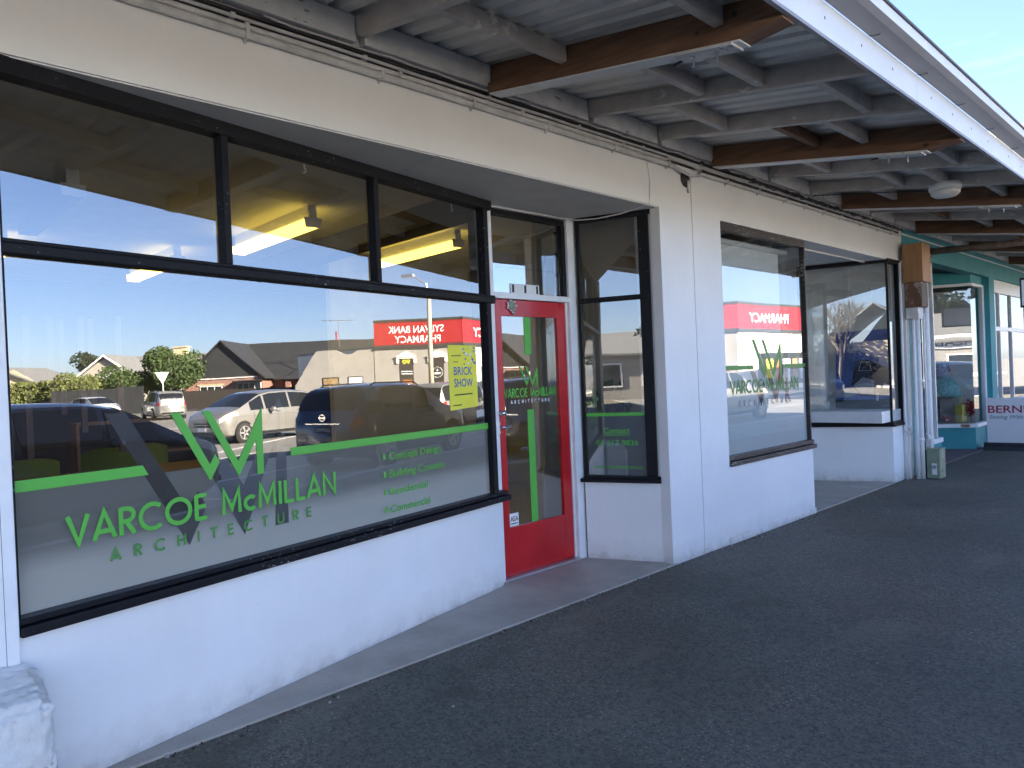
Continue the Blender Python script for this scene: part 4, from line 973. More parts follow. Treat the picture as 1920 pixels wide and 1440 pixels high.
# ================================================================== TEAL SHOP
ts = thing('teal_shop', 'teal roughcast shopfront with white framed windows next door', 'shop', (12, 0, 0))
box('upper_wall', 'teal_render', ts, 10.052, 24, .012, .2, 2.885, 4.4)
box('roof_slab', 'roof_iron', ts, 10.052, 24, .2, 10, 4.2, 4.35)
box('back_wall', 'teal_render', ts, 10.052, 24, 9.9, 10, 0, 4.2); box('side_wall', 'teal_render', ts, 23.9, 24, .2, 9.9, 0, 4.2)
box('wall_moulding', 'white_frame', ts, 10.052, 24, -.004, .011, 3.14, 3.158)
box('pillar', 'teal_render', ts, 14.36, 14.70, .005, .6, 0, 2.885); box('pillar', 'teal_render', ts, 10.052, 10.6, .012, .4, 0, 2.885)
box('plinth', 'teal_render', ts, 10.6, 11.42, .0, .4, 0, .335); box('sill', 'white_frame', ts, 10.6, 11.44, -.02, .4, .336, .40)
T0 = Plane((10.62, .06), (11.42, .06)); tf = T0.box(MB(), .77, .80, .40, 2.88, -.03, .02).build('wing_window_frame', 'white_frame', ts); T0.pane(tf, 0, .77, .40, 2.88, -.01)
T0b = Plane((11.42, .08), (11.42, 1.6)); T0b.pane(tf, 0, 1.5, .40, 2.88, -.01); T0b.bar('plinth', 'teal_render', ts, .32, 1.5, 0, .36, -.1, 0)
T1 = Plane((13.04, 1.33), (13.62, .10)); T2 = Plane((13.62, .10), (14.36, .10))
for q, T in enumerate((T1, T2)):
    f = T.box(MB(), 0, T.L, 2.70, 2.745, -.05, .015).build('bay_window_frame', 'white_frame', ts)
    T.bar('sill', 'white_frame', f, 0, T.L+.01*(1-q), .365, .425, -.06, .03); T.bar('plinth', 'teal_render', ts, 0, T.L, 0, .364, -.1, 0)
    if q: T.bar('jamb', 'white_frame', f, T.L-.11, T.L, .426, 2.70, -.05, .015)
    T.pane(f, 0, T.L-(.11 if q else 0), .425, 2.70, -.01)
    T.bar('header', 'teal_render', ts, 0, T.L, 2.746, 2.95, -.08, 0)
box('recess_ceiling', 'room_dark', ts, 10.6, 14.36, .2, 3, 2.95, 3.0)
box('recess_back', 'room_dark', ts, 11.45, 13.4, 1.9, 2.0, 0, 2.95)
box('shop_back', 'room_beige', ts, 13.4, 23, 3.0, 3.1, 0, 2.95)
T3 = Plane((14.70, .09), (17.8, .09)); f = T3.box(MB(), 0, T3.L, 2.66, 2.885, -.05, .02).build('front_window_frame', 'white_frame', ts)
for a in (.02, .62, 1.5): T3.bar('mullion', 'white_frame', f, a, a+.05, .72, 2.66, -.05, .02)
T3.bar('transom', 'white_frame', f, 0, T3.L, 1.98, 2.05, -.05, .018); T3.bar('sill', 'white_frame', f, 0, T3.L, .66, .72, -.05, .03)
T3.pane(f, 0, T3.L, .72, 2.66, -.01); T3.bar('plinth', 'teal_render', ts, 0, T3.L, 0, .66, -.1, 0)
box('front_wall', 'teal_render', ts, 17.8, 24, .02, .3, 0, 2.885)
# dress stand, bags and flowers in the teal bay
dm = thing('dress_stand', 'dress stand with teal patterned skirt and glittering scarf in the teal shop window', 'dress stand', (14.05, .75, 0))
MB().lathe([(.20, .95), (.30, .80), (.36, .62), (.33, .61)], (14.05, .75, .25), 'z', 20).build('skirt', 'teal_cloth', dm, True)
mb = MB()
for k in range(260):
    a = random.uniform(0, 6.28); h = random.uniform(1.15, 1.95); r = .10+.08*math.sin((h-1.1)*3)+random.uniform(-.02, .05); s_ = .022
    c0 = Vector((14.05+r*math.cos(a), .75+r*math.sin(a), h)); u = Vector((random.uniform(-1, 1), random.uniform(-1, 1), random.uniform(-1, 1))).normalized()*s_; v = u.orthogonal().normalized()*s_*.6
    mb.face([c0-u-v, c0+u-v, c0+u+v, c0-u+v])
mb.build('scarf', 'silver_cloth', dm)
MB().lathe([(.09, 1.9), (.17, 1.6), (.14, 1.35), (.2, 1.2)], (14.05, .75, 0), 'z', 16).build('torso', 'photo_pale', dm, True); MB().tube([(14.05, .75, .1), (14.05, .75, 1.2)], .02, 8).build('pole', 'black_plastic', dm)
MB().lathe([(.2, .43), (.18, .46), (.02, .47)], (14.05, .75, 0), 'z', 16).build('base', 'black_plastic', dm)
bg_ = thing('tote_bag', 'yellow and red flowered bag at the bottom of the teal shop window', 'bag', (14.0, .42, .42)); box('bag_body', 'yellow_bag', bg_, 13.86, 14.10, .34, .46, .43, .72, bevel=.01)
MB().tube([(13.9, .4, .72), (13.93, .4, .85), (14.03, .4, .85), (14.06, .4, .72)], .008, 6).build('handle', 'yellow_bag', bg_)
fl = thing('flower_bunch', 'red artificial flowers beside the bag in the teal shop window', 'flowers', (14.1, .3, .42)); mb = MB()
for k in range(60):
    c0 = Vector((14.12+random.gauss(0, .06), .28+random.gauss(0, .04), .66+random.gauss(0, .06))); u = Vector((random.uniform(-1, 1), random.uniform(-1, 1), random.uniform(-1, 1))).normalized()*.022; v = u.orthogonal().normalized()*.022
    mb.face([c0-u-v, c0+u-v, c0+u+v, c0-u+v])
mb.build('blossoms', 'flower_red', fl); MB().tube([(14.12, .28, .43), (14.12, .28, .64)], .006, 5).build('stem', 'leaf_plant', fl)
for k in range(16):
    c_ = ('flower_red', 'yellow_bag', 'teal_cloth', 'photo_pale', 'poster_orange', 'silver_cloth')[k % 6]
    x, y, z = 13.75+.55*((k*37) % 16)/16, .55+.8*((k*11) % 16)/16, .425+.42*(k % 4)
    t = thing('fabric_bolt', ('red', 'yellow', 'teal', 'pale blue', 'orange', 'silver')[k % 6]+f' fabric roll on the {("lowest", "second", "third", "top")[k % 4]} shelf of the teal shop window, {("front", "middle", "rear")[k//6]} row', 'fabric roll', (x, y, z), group='fabric rolls in the teal shop')
    MB().tube([(x, y, z+.05), (x+.22, y+.05, z+.05)], .05, 10).build('roll', c_, t, True); MB().tube([(x-.01, y, z+.05), (x, y, z+.05)], .02, 8).build('core', 'paper', t)
box('display_back', 'white_paint', ts, 14.30, 14.345, .2, 1.6, .42, 2.7)
for z in (.83, 1.25, 1.67): box('display_shelf', 'white_paint', ts, 13.95, 14.30, .5, 1.5, z, z+.012)
box('display_floor', 'desk_timber', ts, 13.5, 14.36, .16, 1.6, .38, .42)
# footpath sign board, hanging sign
bs = thing('footpath_sign', 'white footpath sign board with red lettering on a black base', 'sign', (13.6, -.4, 0))
BP = Plane((13.72, -.04), (13.90, -1.15)); BP.bar('panel', 'sign_white', bs, 0, BP.L, .075, .845, -.03, 0)
BP.text('letter', 'lettering_red', bs, 'BERNINA', .02, .60, .17, .002, .80); BP.text('small_letter', 'lettering_grey', bs, 'Sewing With Passion', .03, .505, .085, .002, .74, shear=.3)
mb = MB(); prf = [(.17, 0), (.15, .06), (.07, .115), (-.10, .115), (-.18, .06), (-.2, 0)]; i = 0
for (a, z), (b_, z2) in zip(prf, prf[1:]): mb.face([BP.P(-.05, z, a), BP.P(BP.L+.05, z, a), BP.P(BP.L+.05, z2, b_), BP.P(-.05, z2, b_)])
for e in (-.05, BP.L+.05): mb.face([BP.P(e, z, a) for a, z in prf])
mb.build('base', 'black_plastic', bs)
hs = thing('hanging_sign', 'black framed white sign hanging under the verandah at the right edge', 'sign', (11.6, -1.0, 2.2))
HP = Plane((11.35, -1.0), (11.45, -1.75)); HP.bar('panel', 'sign_white', hs, .02, .7, 2.17, 2.50, -.02, .001)
for a in ((0, .72, 2.14, 2.17), (0, .72, 2.50, 2.53), (0, .02, 2.17, 2.50), (.7, .72, 2.17, 2.50)): HP.bar('frame', 'black_plastic', hs, *a, -.03, .01)
for a in (.1, .6): MB().tube([HP.P(a, 2.53, -.01), HP.P(a, 3.1, -.01)], .004, 5).build('chain', 'steel', hs)
# pale building beyond
fb = thing('pale_building', 'tall pale building rising behind the gutter further along the street', 'building', (40, 4, 0))
MB().prism([(34, 2), (46, 2), (46, 20), (34, 20)], 0, 10.2).build('wall', 'plaster_white', fb)
MB().hexa([(33.7, 1.7, 10.2), (46.3, 1.7, 10.2), (46.3, 20.3, 10.2), (33.7, 20.3, 10.2), (33.7, 1.7, 10.5), (46.3, 1.7, 10.9), (46.3, 20.3, 10.9), (33.7, 20.3, 10.5)]).build('roof', 'plaster_white', fb)
for y in (4, 8): box('window', 'house_glass', fb, 33.95, 33.999, y, y+1.5, 6.5, 8.5)

# ================================================================== CARS
def lerp_list(pts, x):
    if x <= pts[0][0]: return pts[0][1]
    for (a, va), (b_, vb) in zip(pts, pts[1:]):
        if x <= b_:
            t = (x-a)/(b_-a); return va+(vb-va)*t
    return pts[-1][1]
def car(name, label, loc, heading, L, W, H, top, belt, paint, wins, screen, rear, wheel_r=.31, wheelbase=None, rails=False, plate=None, plate_front=None, emblem=False, group='cars on the street', lights=True, rim='aluminium'):
    """x forward. top: list of (x fraction -0.5..0.5, z fraction of H)"""
    t = thing(name, label, 'car', loc, math.atan2(heading[1], heading[0]), group, local=True)
    tp = [(a*L, b_*H) for a, b_ in top]
    def T(x): return sum(lerp_list(tp, x+d) for d in (-.10, -.05, 0, .05, .10))/5
    def plan(x):
        q = abs(x)/(L/2); return 1-.05*q**2-.22*max(0, (q-.82)/.18)**2.2
    def ring(x):
        q = abs(x)/(L/2); hw = W/2*plan(x); tt = T(x); B = min(belt, tt-.03)
        zb = .20+.10*max(0, (q-.85)/.15); k = min(1, max(0, (tt-B-.03)/(H-belt)))
        wr = hw*(.93-.19*k)
        return [(0, zb), (hw*.86, zb), (hw*.965, zb+.07), (hw, zb+.28), (hw*.995, B-.14), (hw*.955, B), (wr, tt-.045*max(.35, k)), (wr*.82, tt), (0, tt+.018)]
    def S(x, v, off=0, sg=1):
        r_ = ring(x); i = min(7, int(v)); f = v-i; (ya, za), (yb, zb) = r_[i], r_[i+1]
        y, z = ya+(yb-ya)*f, za+(zb-za)*f; ny, nz2 = (zb-za), -(yb-ya); l = math.hypot(ny, nz2) or 1
        return (x, sg*(y+ny/l*off), z+nz2/l*off)
    xs = [-L/2+L*k/44 for k in range(45)]; xs = sorted(set(xs+[L/2-.03, L/2-.07, -L/2+.03, -L/2+.07]))
    mb = MB(); prev = None
    for x in xs:
        r_ = ring(x); pts = [(x, y, z) for y, z in r_]+[(x, -y, z) for y, z in reversed(r_[1:-1])]
        if prev:
            n = len(pts)
            for q in range(n): mb.face([prev[q], prev[(q+1) % n], pts[(q+1) % n], pts[q]])
        else: mb.face(pts)
        prev = pts
    mb.face(list(reversed(prev)))
    body = mb.build('body', paint, t, True)
    es = body.modifiers.new('edge', 'EDGE_SPLIT'); es.split_angle = R(38)
    def patch(nm, mat, x0, x1, v0, v1, off=.008, sg=1, nx=10, nv=3, parent=t, slant=0):
        mb = MB()
        for a in range(nx):
            for c in range(nv):
                def q(i, j):
                    fv = j/nv; sx2 = slant*fv
                    return S(x0+(x1-x0)*i/nx+sx2*(1 if i == 0 or True else 0), v0+(v1-v0)*fv, off, sg)
                mb.face([q(a, c), q(a+1, c), q(a+1, c+1), q(a, c+1)])
        return mb.build(nm, mat, parent, True)
    for sg in (1, -1):
        for (a, b_) in wins: patch('side_window', 'car_glass', a*L, b_*L, 5.10, 5.93, .008, sg)
        if lights:
            patch('headlight', 'head_lens', L*.5-.62, L*.5-.05, 4.15, 4.98, .010, sg); patch('tail_light', 'tail_lens', -L*.5+.02, -L*.5+.24, 3.9, 5.1, .010, sg)
        patch('sill_trim', 'arch_dark', -L*.28, L*.28, 1.4, 2.2, .006, sg)
        for gx_ in (.215*L, .0*L, -.235*L): patch('door_gap', 'arch_dark', gx_-.006, gx_+.006, 2.3, 5.0, .004, sg, 1, 6)
        patch('body_crease', 'arch_dark', -L*.40, L*.34, 4.02, 4.06, .003, sg, 12, 1)
    for nm, (a, b_) in (('windscreen', screen), ('rear_window', rear)):
        mb = MB()
        for i in range(8):
            xa, xb = a*L+(b_-a)*L*i/8, a*L+(b_-a)*L*(i+1)/8
            for v0, v1 in ((6.15, 7), (7, 8)):
                for sg in (1, -1):
                    mb.face([S(xa, v0, .008, sg), S(xb, v0, .008, sg), S(xb, v1, .008, sg), S(xa, v1, .008, sg)])
        mb.build(nm, 'car_glass', t, True)
    wb = wheelbase or L*.6
    for sx_ in (wb/2+.05, -wb/2):
        for sg in (1, -1):
            yo = W/2*plan(sx_)
            MB().lathe([(wheel_r*1.16, sg*(yo-.16)), (wheel_r*1.16, sg*(yo+.004))], (sx_, 0, wheel_r+.0), 'y', 26).build('wheel_arch', 'arch_dark', t)
            wh = MB().lathe([(wheel_r*.62, sg*(yo-.17)), (wheel_r*.96, sg*(yo-.17)), (wheel_r, sg*(yo-.13)), (wheel_r, sg*(yo-.02)), (wheel_r*.95, sg*(yo+.012)), (wheel_r*.68, sg*(yo+.016))], (sx_, 0, wheel_r), 'y', 26).build('wheel', 'tyre', t, True)
            rm = MB().lathe([(wheel_r*.67, sg*(yo+.010)), (wheel_r*.67, sg*(yo+.018)), (wheel_r*.60, sg*(yo+.018)), (wheel_r*.58, sg*(yo+.006))], (sx_, 0, wheel_r), 'y', 26)
            for k in range(5):
                a = 2*math.pi*k/5; ca, sa = math.cos(a), math.sin(a); hw = .028
                for w0 in (1,):
                    ys = sorted((sg*(yo+.006), sg*(yo+.022))); q = []
                    for yy in ys:
                        for rr, ss in ((.03, -hw), (wheel_r*.62, -hw*.8), (wheel_r*.62, hw*.8), (.03, hw)): q.append((sx_+rr*ca-ss*sa, yy, wheel_r+rr*sa+ss*ca))
                    rm.hexa([q[0], q[1], q[2], q[3], q[4], q[5], q[6], q[7]])
            rm.build('rim', rim, wh)
    # mirrors, handles, bumper openings, plates
    mx_ = screen[0]*L-.28
    for sg in (1, -1):
        yo = W/2*plan(mx_)
        MB().lathe([(.02, -.10), (.075, -.06), (.085, .03), (.06, .09), (.01, .11)], (mx_, sg*(yo+.10), belt+.04), 'y', 12).build('wing_mirror', paint, t, True)
        for hx in (-.02*L, -.22*L): patch('door_handle', paint if paint != 'paint_silver' else 'chrome', hx, hx+.16, 4.62, 4.80, .022, sg, 3, 1)
    fx = L/2
    box('grille', 'arch_dark', t, fx-.10, fx+.006, -.36, .36, .52, .64); box('lower_grille', 'arch_dark', t, fx-.10, fx+.008, -.48, .48, .27, .38)
    box('number_plate', 'lettering_white', t, fx+.005, fx+.02, -.18, .18, .40, .50); box('grille_bar', 'chrome', t, fx-.02, fx+.012, -.34, .34, .575, .59)
    for sg in (1, -1): box('fog_light_recess', 'arch_dark', t, fx-.22, fx-.055, sg*.62-.10, sg*.62+.10, .32, .40)
    rz_ = .78 if H > 1.55 else .66
    pl = box('number_plate', 'lettering_white' if plate != 'black' else 'ink', t, -fx-.02, -fx-.004, -.19, .19, rz_-.06, rz_+.06)
    box('bumper_insert', 'arch_dark', t, -fx-.012, -fx+.10, -.62, .62, .32, .44); box('trim_strip', 'chrome', t, -fx-.016, -fx-.0, -.42, .42, rz_+.11, rz_+.13)
    if emblem:
        mb = MB(); mb.lathe([(.075, -.012), (.075, 0), (.055, 0), (.055, -.012)], (-fx-.004, 0, rz_+.24), 'x', 20); mb.box(-fx-.022, -fx-.006, -.09, .09, rz_+.225, rz_+.255); mb.build('emblem', 'chrome', t)
    if rails:
        for sg in (1, -1): MB().tube([S(-.33*L, 6.5, .01, sg), S(-.30*L, 6.5, .06, sg), S(.02*L, 6.5, .06, sg), S(.06*L, 6.5, .01, sg)], .018, 6).build('roof_rail', 'black_plastic', t)
    return t
hatch = [(-.5, .50), (-.492, .66), (-.47, .74), (-.40, .88), (-.30, .965), (-.12, 1), (.04, .985), (.14, .93), (.33, .665), (.42, .60), (.48, .52), (.5, .44)]
suv = [(-.5, .46), (-.492, .60), (-.478, .68), (-.42, .93), (-.36, .98), (-.15, 1), (.02, .99), (.11, .94), (.26, .68), (.40, .62), (.48, .52), (.5, .42)]
wagon = [(-.5, .42), (-.495, .60), (-.485, .68), (-.455, .93), (-.42, .98), (-.15, 1), (.02, .98), (.09, .93), (.21, .66), (.42, .60), (.485, .52), (.5, .40)]
car('silver_hatchback', 'silver hatchback turning on the sunlit road, seen front on in the glass', (16.9, -14.2, -.15), (-.995, -.09), 4.35, 1.78, 1.60, hatch, .95, 'paint_silver', [(-.33, -.13), (-.11, .10), (.12, .24)], (.13, .32), (-.465, -.33))
nis = car('blue_suv', 'dark blue sport utility car parked beyond the navy car', (12.4, -6.25, -.15), (1, 0), 4.6, 1.82, 1.66, suv, 1.02, 'paint_blue', [(-.41, -.30), (-.28, -.07), (-.05, .10)], (.11, .26), (-.472, -.385), .36, rails=True, plate='black', emblem=True)
PB = Plane((-2.3-.021, .19), (-2.3-.021, -.19))   # lettering in the car's own axes
PB.n = Vector((-1, 0, 0)); PB.text('plate_letter', 'lettering_white', nis, 'LHY992', .02, .745, .10, .001, .34)
car('navy_car', 'near black navy car parked closest to the main window', (4.55, -6.15, -.15), (1, 0), 4.5, 1.78, 1.58, hatch, 1.0, 'paint_navy', [(-.36, -.18), (-.16, .06), (.08, .23)], (.13, .32), (-.465, -.33), .33, rim='black_plastic')
wg = car('silver_wagon', 'silver station wagon with roof rails parked near the paling fence', (30.3, -34.4, -.15), (.48, -.875), 4.75, 1.82, 1.72, wagon, 1.0, 'paint_silver', [(-.45, -.28), (-.26, -.08), (-.06, .11)], (.09, .21), (-.482, -.452), .34, rails=True)
car('white_sedan', 'white car half hidden behind the silver station wagon', (30.6, -41.0, -.15), (-.2, .98), 4.4, 1.72, 1.5, hatch, .92, 'paint_white', [(-.33, -.13), (-.11, .10)], (.13, .32), (-.465, -.33), lights=False)
car('white_wagon', 'pale silver car further along behind the blue car', (20.6, -8.9, -.15), (1, 0), 4.5, 1.78, 1.62, wagon, .98, 'paint_silver', [(-.45, -.28), (-.26, -.08), (-.06, .11)], (.09, .21), (-.482, -.452))
car('dark_hatchback', 'black hatchback parked on the street to the left', (-15, -6.2, -.15), (1, 0), 4.3, 1.76, 1.52, hatch, .95, 'paint_navy', [(-.33, -.13), (-.11, .10)], (.13, .32), (-.465, -.33))

# road markings
def mark(x0, y0, x1, y1, wd=.12):
    d = Vector((x1-x0, y1-y0, 0)).normalized(); n = Vector((-d.y, d.x, 0))*wd/2; a, b_ = Vector((x0, y0, -.146)), Vector((x1, y1, -.146))
    mb = MB(); mb.face([a-n, b_-n, b_+n, a+n]); o = struct(mb.build('road_marking', 'road_paint')); o['label'] = 'white painted line on the road'
mark(-10, -7.3, 40, -7.3, .1); mark(20.5, -24, 36, -20.5, .3)
for k in range(12): mark(-14+k*6, -10.6, -11+k*6, -10.6, .1)
mark(6.9, -4.9, 6.9, -7.3, .1); mark(10.0, -10.9, 34, -19.0, .14)
# far footpath with kerb
o = MB().prism([(30, -15.2), (90, -15.2), (90, -18.4), (40, -18.4), (35.5, -28), (33.5, -27.2), (36.5, -18), (30, -16)], -.2, -.02).build('far_footpath', 'kerb_concrete'); tag(struct(o), 'pale concrete footpath outside the pharmacy')
o = MB().prism([(-60, -15.2), (10, -15.2), (10, -19), (-60, -19)], -.2, -.02).build('far_footpath', 'kerb_concrete'); tag(struct(o), 'concrete footpath across the street to the left')

# ================================================================== PHARMACY
pharm = thing('pharmacy', 'single storey pharmacy with deep red sign band on the street corner', 'shop', (40, -18.4, 0))
C0 = (39.2, -18.2); Q = (36.95, -23.4)
PS = Plane(C0, Q)      # side wall, text runs from the corner backwards
PFr = Plane((56, -18.2), C0)
MB().prism([C0, (56, -18.2), (56, -33), (41, -33), Q], -.2, 3.78).build('wall', 'plaster_white', pharm)
PS.bar('side_cladding', 'plaster_grey', pharm, .05, PS.L, -.2, 3.78, 0, .05)  # side made greyer than the front: its weaker sun is put into the colour
for k in range(13): PFr.bar('cladding_board', 'plaster_white', pharm, .05, PFr.L-.05, .3+k*.26, .3+k*.26+.25, 0, .025)
sgn = PS.bar('sign_band', 'sign_red', pharm, -.03, PS.L-.02, 3.92, 5.36, -.2, .12)
PFr.bar('sign_band', 'sign_red', pharm, 0, PFr.L+.1, 3.92, 5.36, -.2, .118)
for PP, e in ((PS, -.06), (PFr, 0)):
    PP.bar('sign_trim', 'roof_charcoal', pharm, e, PP.L+(.0 if PP is PS else .14), 5.361, 5.52, -.25, .15); PP.bar('sign_trim', 'roof_charcoal', pharm, e, PP.L+(.0 if PP is PS else .13), 3.70, 3.919, -.25, .145)
MB().prism([C0, (56, -18.2), (56, -33), (41, -33), Q], 3.781, 3.9).build('roof', 'roof_grey', pharm)
PS.text('letter', 'lettering_white', pharm, 'SYLVAN BANK', PS.L*.52, 4.66, .62, .124, 3.5, 'CENTER'); PS.text('letter', 'lettering_white', pharm, 'PHARMACY', PS.L*.50, 4.05, .62, .124, 2.9, 'CENTER')
PFr.text('letter', 'lettering_white', pharm, 'PHARMACY', PFr.L-3.9, 4.32, .82, .122, 5.2, 'CENTER')
PFr.bar('shop_window', 'house_glass', pharm, 3, PFr.L-2.4, .35, 2.4, .026, .04)
for k in range(9):
    a = 3.3+k*1.15
    PFr.bar('window_poster', ('poster_brown', 'paper', 'poster_orange', 'poster_yellow', 'photo_pale')[k % 5], pharm, a, a+.85, .5+.15*(k % 3), 2.0, .041, .05)
for a, kind in ((1.62, 'poster_dark'), (3.66, 'poster_dark')):
    f = PS.bar('niche_frame', 'plaster_white', pharm, a-.62, a+.62, 3.05, 3.16, .05, .16)
    mb = MB(); P_ = PS.P
    mb.hexa([P_(a-.7, 3.16, .2), P_(a+.7, 3.16, .2), P_(a+.7, 3.16, .05), P_(a-.7, 3.16, .05), P_(a-.03, 3.5, .2), P_(a+.03, 3.5, .2), P_(a+.03, 3.5, .05), P_(a-.03, 3.5, .05)]); mb.build('pediment', 'plaster_white', f)
    for e in (-.55, .55): PS.bar('corbel', 'plaster_white', f, a+e-.08, a+e+.08, 2.75, 3.05, .05, .14)
    PS.bar('banner', kind, f, a-.42, a+.42, .6, 3.04, .05, .09)
PS.text('banner_digit', 'poster_yellow', pharm, '90', 3.66, 2.72, .4, .095, .5, 'CENTER'); PS.bar('banner_print', 'poster_orange', pharm, 3.36, 3.96, .9, 1.7, .09, .094)
PS.bar('banner_print', 'paper', pharm, 3.3, 4.02, 2.2, 2.26, .09, .094); PS.bar('banner_print', 'paper', pharm, 3.3, 4.02, 2.05, 2.11, .09, .094)
mb = MB(); rgs = [PS.P(1.62+.33*math.cos(R(k*15)), 2.1+.33*math.sin(R(k*15)), .096) for k in range(25)]; mb.tube(rgs, .015, 5); mb.build('banner_ring', 'paper', pharm)
PS.bar('banner_print', 'paper', pharm, 1.42, 1.82, 1.98, 2.1, .09, .094); PS.bar('banner_print', 'paper', pharm, 1.58, 1.66, 2.18, 2.32, .09, .094)
# lower annex with curved parapet and two posters
an = thing('pharmacy_annex', 'low grey plaster annex with stepped parapet beside the pharmacy', 'building', (36, -26, 0))
PA = Plane(Q, (34.95, -28.2)); mb = MB(); n = 24; hp = lambda a: 3.35 if a < .3 else (3.35+.0*a)
prof = []
for k in range(n+1):
    s_ = PA.L*k/n; u = s_/PA.L
    z = 3.72 if u < .22 else (3.72-.26*math.sin(min(1, (u-.22)/.1)*math.pi/2) if u < .40 else (3.46+.3*math.sin(min(1, (u-.40)/.12)*math.pi/2) if u < .72 else 3.76-2.2*(u-.72)/.28))
    prof.append((s_, z))
for (a, za), (b_, zb) in zip(prof, prof[1:]):
    mb.hexa([PA.P(a, -.2, .02), PA.P(b_, -.2, .02), PA.P(b_, -.2, -.25), PA.P(a, -.2, -.25), PA.P(a, za, .02), PA.P(b_, zb, .02), PA.P(b_, zb, -.25), PA.P(a, za, -.25)])
mb.build('parapet_wall', 'plaster_grey', an)
for a, m1 in ((1.35, 'paper'), (2.9, 'poster_brown')):
    f = PA.bar('poster_frame', 'ink', an, a-.5, a+.5, .75, 2.05, .02, .05); PA.bar('poster_panel', m1, f, a-.44, a+.44, .82, 1.98, .05, .06)
    if m1 == 'paper':
        for z in (1.5, 1.3): PA.bar('print_line', 'poster_blue', f, a-.33, a+.33, z, z+.1, .06, .064)
        PA.bar('print_line', 'ink', f, a-.4, a+.4, .86, 1.0, .06, .064)

# ================================================================== HOUSES ACROSS THE STREET
def house_axes(o, label, name, cat='house'):
    return thing(name, label, cat, o, math.atan2(.912, .41), 'houses across the street', local=True)
# local x = along (.41,.912); local -y = away from the shop (.912,-.41)
def gable(mb, x0, x1, y0, y1, ze, zr_, ov=.35, th=.12, axis='y'):
    if axis == 'y':   # ridge along y
        xm = (x0+x1)/2; k = (zr_-ze)/((x1-x0)/2)
        for sg, xe in ((-1, x0-ov), (1, x1+ov)):
            zo = ze-ov*k
            mb.hexa([(xe, y0-ov, zo), (xm, y0-ov, zr_), (xm, y1+ov, zr_), (xe, y1+ov, zo), (xe, y0-ov, zo+th), (xm, y0-ov, zr_+th), (xm, y1+ov, zr_+th), (xe, y1+ov, zo+th)])
    else:
        ym = (y0+y1)/2; k = (zr_-ze)/((y1-y0)/2)
        for ye in (y0-ov, y1+ov):
            zo = ze-ov*k
            mb.hexa([(x0-ov, ye, zo), (x1+ov, ye, zo), (x1+ov, ym, zr_), (x0-ov, ym, zr_), (x0-ov, ye, zo+th), (x1+ov, ye, zo+th), (x1+ov, ym, zr_+th), (x0-ov, ym, zr_+th)])
def tri(mb, x0, x1, y, ze, zr_, t=.1):
    xm = (x0+x1)/2; a = [(x0, y, ze), (x1, y, ze), (xm, y, zr_)]; b_ = [(p, q-t, r_) for p, q, r_ in a]
    mb.face(a); mb.face(list(reversed(b_)))
    for i in range(3): j = (i+1) % 3; mb.face([a[i], b_[i], b_[j], a[j]])
def hwin(h, x, z, wd, ht, y, parent_name='window', lights=2):
    f = MB().box(x, x+wd, y, y+.05, z, z+ht).build(parent_name, 'white_frame', h)
    for k in range(lights):
        a = x+.06+k*(wd-.06)/lights; MB().box(a, a+(wd-.06)/lights-.06, y+.05, y+.056, z+.07, z+ht-.07).build('pane', 'house_glass', f)
    return f
bh = house_axes((42.6, -46.6, -.15), 'red brick house with dark gabled roof behind the paling fence', 'brick_house')
mb = MB(); mb.box(.2, 6.8, -7, 0, 0, 2.75); mb.box(6.8, 17, -10, -2.6, 0, 2.75); mb.build('wall', 'red_brick', bh)
mb = MB(); tri(mb, .1, 6.9, .02, 2.75, 5.65); mb.build('gable_cladding', 'roof_charcoal', bh)
mb = MB(); gable(mb, .2, 6.8, -8, .02, 2.75, 5.75, .32); mb.build('roof', 'roof_charcoal', bh)
mb = MB(); gable(mb, 4, 17, -10, -2.6, 2.75, 5.75, .5, .12, 'x'); mb.build('roof', 'roof_charcoal', bh)
mb = MB(); mb.hexa([(8.2, -2.6, 2.35), (13.4, -2.6, 2.35), (13.4, -.4, 2.35), (8.2, -.4, 2.35), (9.2, -2.6, 3.5), (12.6, -2.6, 3.5), (12.2, -2.2, 3.5), (9.5, -2.2, 3.5)]); mb.build('porch_roof', 'roof_charcoal', bh)
MB().box(8.4, 8.8, -.9, -.6, 0, 2.35).build('porch_post', 'red_brick', bh); MB().box(13.0, 13.3, -.9, -.6, 0, 2.35).build('porch_post', 'red_brick', bh)
hwin(bh, 1.5, .9, 1.9, 1.15, .0, lights=3); MB().box(1.3, 3.6, .0, .08, 2.07, 2.2).build('lintel', 'chimney_cream', bh)
hwin(bh, 4.7, .95, 2.0, 1.25, .0, lights=4); MB().box(4.5, 6.9, .0, .7, 2.3, 2.4).build('window_hood', 'roof_charcoal', bh)
MB().box(.6, 6.4, .02, .08, 2.62, 2.7).build('trim_board', 'white_frame', bh)
MB().tube([(11.5, -6, 5.8), (11.5, -6, 6.6)], .08, 8).build('flue', 'tail_lens', bh)
MB().box(15.0, 16.6, -7, -6.2, 5.0, 6.2).build('chimney', 'red_brick', bh)
ae = thing('television_aerial', 'thin television aerial on the roof of the brick house', 'aerial', (48.5, -35, 5.2))
mb = MB(); mb.tube([(48.5, -35, 4.8), (48.5, -35, 7.0)], .03, 5); mb.build('mast', 'steel', ae); mb = MB(); mb.tube([(47.9, -36.2, 7.0), (49.1, -33.8, 7.0)], .025, 5); mb.build('boom', 'steel', ae)
for k in range(6): MB().tube([(48.0+.2*k-.4, -36+.4*k+.3, 7.0), (48.0+.2*k+.4, -36+.4*k-.3, 7.0)], .015, 4).build('element', 'steel', ae)
wh = house_axes((47.3, -66.8, -.15), 'white weatherboard house with grey roof and cream chimney', 'white_house')
